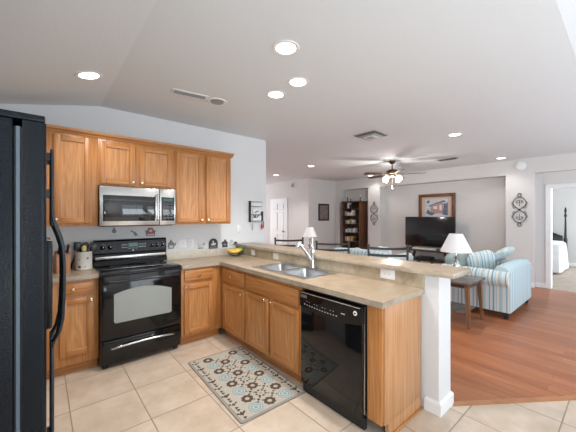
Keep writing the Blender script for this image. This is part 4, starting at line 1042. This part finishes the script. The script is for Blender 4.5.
# ------------------------------------------------------------------ television wall
r = thing('tv_stand', 'dark brown television stand with slanted legs in the wall niche', 'tv stand', (7.45, 2.72, 0))
mb = MB(); mb.box(0, 0, .575, .5, 1.36, .62, .005); mb.build('top', 'dark_wood', r)
for y, s in ((.22, -1), (1.14, 1)):
    for x in (.05, .42):
        mb = MB(); mb.bar((x + .02, y, .574), (x + .02, y + s * .16, 0), .045, .07, up=(1, 0, 0)); mb.build('leg', 'dark_wood', r)
mb = MB(); mb.box(.02, .16, .33, .46, 1.20, .355, .003); mb.build('shelf', 'dark_wood', r)
mb = MB(); mb.box(.02, .08, .12, .46, 1.28, .145, .003); mb.build('shelf', 'dark_wood', r)
mb = MB(); mb.box(7.50, 3.30, .356, 7.80, 3.66, .43, .006); tag(mb.build('media_box', 'black_satin'), 'black media box on the upper shelf of the television stand', 'media box')
for i, (y, m, lab) in enumerate(((3.08, 'vent_grey', 'grey storage basket low on the right of the television stand'), (3.40, 'motif_blue', 'blue grey storage basket low in the middle of the television stand'), (3.73, 'plaque_grey', 'dark grey storage basket low on the left of the television stand'))):
    mb = MB(); mb.hexa([(7.5, y - .11, .146), (7.84, y - .11, .146), (7.84, y + .11, .146), (7.5, y + .11, .146), (7.48, y - .125, .30), (7.86, y - .125, .30), (7.86, y + .125, .30), (7.48, y + .125, .30)]); mb.mat(1); mb.box(7.474, y - .13, .30, 7.866, y + .13, .315, .004)
    tag(mb.build('storage_basket', [m, 'plaque_pale']), lab, 'basket', 'baskets in the television stand')
r = thing('television', 'large flat black television on the dark stand in the niche', 'television', (7.62, 3.37, .6205))
mb = MB(); mb.box(-.02, -.63, .07, .02, .63, .845, .006); mb.build('housing', 'black_satin', r)
mb = MB(); mb.box(-.0225, -.617, .085, -.0195, .617, .833, .001); mb.build('screen', 'tv_screen', r)
for s in (-1, 1):
    mb = MB(); mb.bar((0, s * .42, .075), (-.10, s * .46, .008), .03, .014); mb.bar((0, s * .42, .075), (.10, s * .46, .008), .03, .014); mb.build('foot', 'black_matte', r)
mb = MB(); mb.box(7.50, 3.15, .6205, 7.54, 3.75, .665, .006); tag(mb.build('sound_bar', 'plaque_pale'), 'pale slim sound bar lying in front of the television', 'sound bar')

def frame(r, w_, h_, fw, mats, depth=.03):
    """picture facing local -y: x across, z up, centred"""
    mb = MB()
    for x0, z0, x1, z1 in ((-w_ / 2, -h_ / 2, -w_ / 2 + fw, h_ / 2), (w_ / 2 - fw, -h_ / 2, w_ / 2, h_ / 2), (-w_ / 2 + fw, -h_ / 2, w_ / 2 - fw, -h_ / 2 + fw), (-w_ / 2 + fw, h_ / 2 - fw, w_ / 2 - fw, h_ / 2)):
        mb.box(x0, -depth, z0, x1, 0, z1, .006)
    return mb.build('frame', mats, r)
r = thing('framed_painting', 'large brown-framed painting of a pink house hung above the television', 'picture', (XN - .0005, 3.36, 1.70), -PI / 2)
frame(r, .94, .76, .085, 'frame_wood', .04)
mb = MB(); mb.box(-.386, -.015, -.296, .386, -.001, .296); mb.build('mat_board', 'mat_pink', r)
pts = lambda *p: list(p)
mb = MB(); mb.mat(0); mb.box(-.29, -.017, -.235, .29, -.0152, .24)
mb.mat(1); mb.prism([(-.15, -.12), (.20, -.16), (.20, .12), (.02, .16), (-.15, .06)], 'y', -.0185, -.0172)
mb.mat(2); mb.prism([(-.20, .06), (.02, .15), (.20, .20), (.24, .16), (.02, .12), (-.18, .03)], 'y', -.0195, -.0186)
mb.mat(2); mb.prism([(.16, -.18), (.29, -.2), (.29, .16), (.24, .10), (.21, .14), (.19, .0)], 'y', -.0195, -.0186)
mb.prism([(-.27, -.14), (-.12, -.20), (-.02, -.14), (-.16, -.10), (-.22, -.02)], 'y', -.0195, -.0186)
mb.prism([(-.27, .16), (-.2, .22), (-.16, .16), (-.22, .13)], 'y', -.0195, -.0186)
mb.mat(3); mb.prism([(-.08, -.02), (.02, -.04), (.02, .06), (-.08, .04)], 'y', -.0195, -.0186); mb.prism([(.08, -.06), (.14, -.07), (.14, .08), (.08, .08)], 'y', -.0195, -.0186); mb.prism([(-.2, -.235), (.1, -.235), (.06, -.17), (-.06, -.18)], 'y', -.0195, -.0186)
mb.build('painting', ['art_cream', 'art_pink', 'art_blue', 'art_white'], r)
r = thing('framed_print', 'small dark-framed print on the wall left of the bookcase', 'picture', (7.14, 6.5995, 1.615), 0)
frame(r, .50, .56, .05, 'black_matte')
mb = MB(); mb.box(-.2, -.012, -.23, .2, -.001, .23); mb.build('print', 'art_brown', r)

def scroll(label, y, z, sc=1.0):
    r = thing('wall_scroll', label, 'wall decoration', (XR - .014, y, z), 0, 'iron scrolls on the pillars')
    def T(P): return [(0, a, b) for a, b in P]
    def circ(cy, cz, rad, n=20): return T([(cy + rad * math.cos(2 * PI * k / n), cz + rad * math.sin(2 * PI * k / n)) for k in range(n)])
    t = .0075
    r.scale = (1, .82, 1)
    for cz in (.31, -.315):
        mb = MB(); mb.tube(circ(0, cz, .037), t, 6, True); mb.build('ring', 'iron', r)
    for s in (-1, 1):
        mb = MB(); mb.tube(T([(s * a, b) for a, b in ((0, .272), (.07, .25), (.12, .20), (.138, .14), (.12, .09), (.06, .045), (0, 0))]), t, 6); mb.build('loop', 'iron', r)
        mb = MB(); mb.tube(T([(s * a, b) for a, b in ((0, -.278), (.07, -.255), (.12, -.205), (.138, -.145), (.12, -.09), (.06, -.045), (0, 0))]), t, 6); mb.build('loop', 'iron', r)
        for q in (-1, 1):
            for P in (((.0, .20), (.03, .205), (.065, .185), (.07, .155), (.05, .14), (.035, .155), (.045, .17)), ((.075, .055), (.115, .03), (.14, .055), (.135, .09), (.115, .095)), ((.11, .105), (.155, .11), (.16, .15), (.14, .17))):
                mb = MB(); mb.tube(T([(s * a, q * b) for a, b in P]), .005, 5); mb.build('curl', 'iron', r)
    for q in (-1, 1):
        mb = MB(); mb.tube(T([(0, q * .21), (0, q * .13), (0, q * .08)]), .005, 5); mb.build('stem', 'iron', r)
    mb = MB(); mb.box(-.010, -.02, -.02, .010, .02, .02, .005); mb.box(0, -.004, .26, .0135, .004, .272); mb.box(0, -.004, -.29, .0135, .004, -.278); mb.build('boss', 'iron', r)
    return r
sc1 = scroll('black iron scroll on the right pillar behind the loveseat', 1.532, 1.615)
o = copy_tree(sc1); o.location = (XR - .014, 5.07, 1.565); o['label'] = 'far black iron scroll on the pillar beside the bookcase'

# ------------------------------------------------------------------ bookcase
BX, BY, BW, BH, BD = 7.60, 5.50, .68, 1.93, .42
r = thing('bookcase', 'tall dark brown open bookcase standing in the far niche', 'bookcase', (BX, BY, 0))
mb = MB(); mb.box(0, 0, 0, BD, .022, BH, .002); mb.build('side_panel', 'walnut', r)
mb = MB(); mb.box(0, BW - .022, 0, BD, BW, BH, .002); mb.build('side_panel', 'walnut', r)
mb = MB(); mb.box(BD - .012, .022, 0, BD, BW - .022, BH); mb.build('back_panel', 'walnut', r)
mb = MB(); mb.box(-.02, -.02, BH + .0005, BD, BW + .02, BH + .035, .005); mb.build('top', 'dark_wood', r)
SHZ = [.06, .38, .66, .94, 1.22, 1.48, 1.72]
for z in SHZ:
    mb = MB(); mb.box(.005, .022, z, BD - .012, BW - .022, z + .02); mb.build('shelf', 'dark_wood', r)
rnd = random.Random(5)
rows = {1.72: 3, 1.48: 4, 1.22: 4, .94: 5, .66: 5}
names = ['top', 'second', 'third', 'fourth', 'fifth']
for zi, z in enumerate(sorted(rows, reverse=True)):
    y = BY + BW - .05
    for k in range(rows[z]):
        th = rnd.uniform(.03, .06); h_ = rnd.uniform(.10, .19); y -= th + rnd.uniform(.012, .05)
        m = rnd.choice(['book_white', 'book_white', 'book_tan', 'book_grey', 'plaque_black'])
        mb = MB(); mb.box(BX + .04, y, z + .0205, BX + .04 + rnd.uniform(.15, .22), y + th, z + .02 + h_, .003)
        o = mb.build('book', m)
        pos = ['leftmost', 'second from left', 'third from left', 'fourth from left', 'fifth from left'][k]
        colr = {'book_white': 'white', 'book_tan': 'tan', 'book_grey': 'blue grey', 'plaque_black': 'black'}[m]
        tag(o, '%s book, %s on the %s bookcase shelf' % (colr, pos, names[zi]), 'book', 'books in the bookcase')
for i, (y, h_, lab) in enumerate(((6.10, .15, 'dark stout figurine at the left end of the bookcase top'), (5.98, .13, 'slim candlestick second from the left on the bookcase top'), (5.60, .20, 'tall candlestick at the right end of the bookcase top'))):
    mb = MB(); mb.mat(0); mb.lathe([(.035, 0), (.036, .012), (.012, .03), (.010, h_ * .4), (.026, h_ * .5), (.012, h_ * .62), (.020, h_ * .66)], seg=14)
    mb.mat(1 if i else 0); mb.lathe([(.016, h_ * .66), (.016, h_), (.004, h_ + .015)], seg=10)
    tag(mb.build('candlestick' if i else 'figurine', ['iron', 'candle'], loc=(BX + .18, y, BH + .0355)), lab, 'candlestick' if i else 'figurine')

# ------------------------------------------------------------------ bedroom beyond the door
r = thing('bed', 'four-poster bed with white quilt in the bedroom beyond the door', 'bed', (10.0, 1.25, 0))
mb = MB(); mb.box(.0, .03, .22, 1.75, 1.75, .40, .02); mb.build('bed_base', 'black_matte', r)
mb = MB(); mb.cushion(-.02, -.02, .40, 1.72, 1.78, .74, e=7); mb.build('mattress', 'fabric_white', r)
mb = MB(); n = 22
rings = []
for i in range(n + 1):
    t = i / n; x = -.06 + 1.55 * t
    wv = .025 * math.sin(9 * t * PI) 
    rings.append([(x, -.10 + wv, .04 + .02 * math.sin(5 * t)), (x, -.075 + wv, .40), (x, -.045, .70), (x, .02, .765), (x, .9, .79), (x, 1.76, .765), (x, 1.83, .70), (x, 1.86, .06), (x, 1.84, .06), (x, 1.81, .70), (x, 1.75, .75), (x, .9, .772), (x, .02, .75), (x, -.028, .70), (x, -.055 + wv, .40), (x, -.08 + wv, .05)])
mb.ring_skin(rings); mb.box(-.10, -.09, .05, -.055, 1.85, .77, .015); mb.build('quilt', 'bed_white', r, smooth=60)
mb = MB(); mb.box(1.76, .06, .25, 1.80, 1.74, .90, .01); mb.prism([(.06, .90), (1.74, .90), (1.5, 1.0), (.9, 1.06), (.3, 1.0)], 'x', 1.765, 1.795); mb.build('headboard', 'black_matte', r)
for y in (.0, 1.8):
    for x in (1.78,):
        mb = MB(); mb.lathe([(.04, 0), (.04, .5), (.028, .52), (.04, .56), (.044, .80), (.03, .85), (.022, 1.25), (.016, 1.45), (.03, 1.47), (.034, 1.52), (.016, 1.55), (.024, 1.60), (.030, 1.66), (.016, 1.72), (.003, 1.76)], (x, y, 0), 14); mb.build('bed_post', 'black_matte', r)
for x in (.06, 1.7):
    for y in (.12, 1.68):
        mb = MB(); mb.box(x - .03, y - .03, 0, x + .03, y + .03, .22); mb.build('bed_leg', 'black_matte', r)
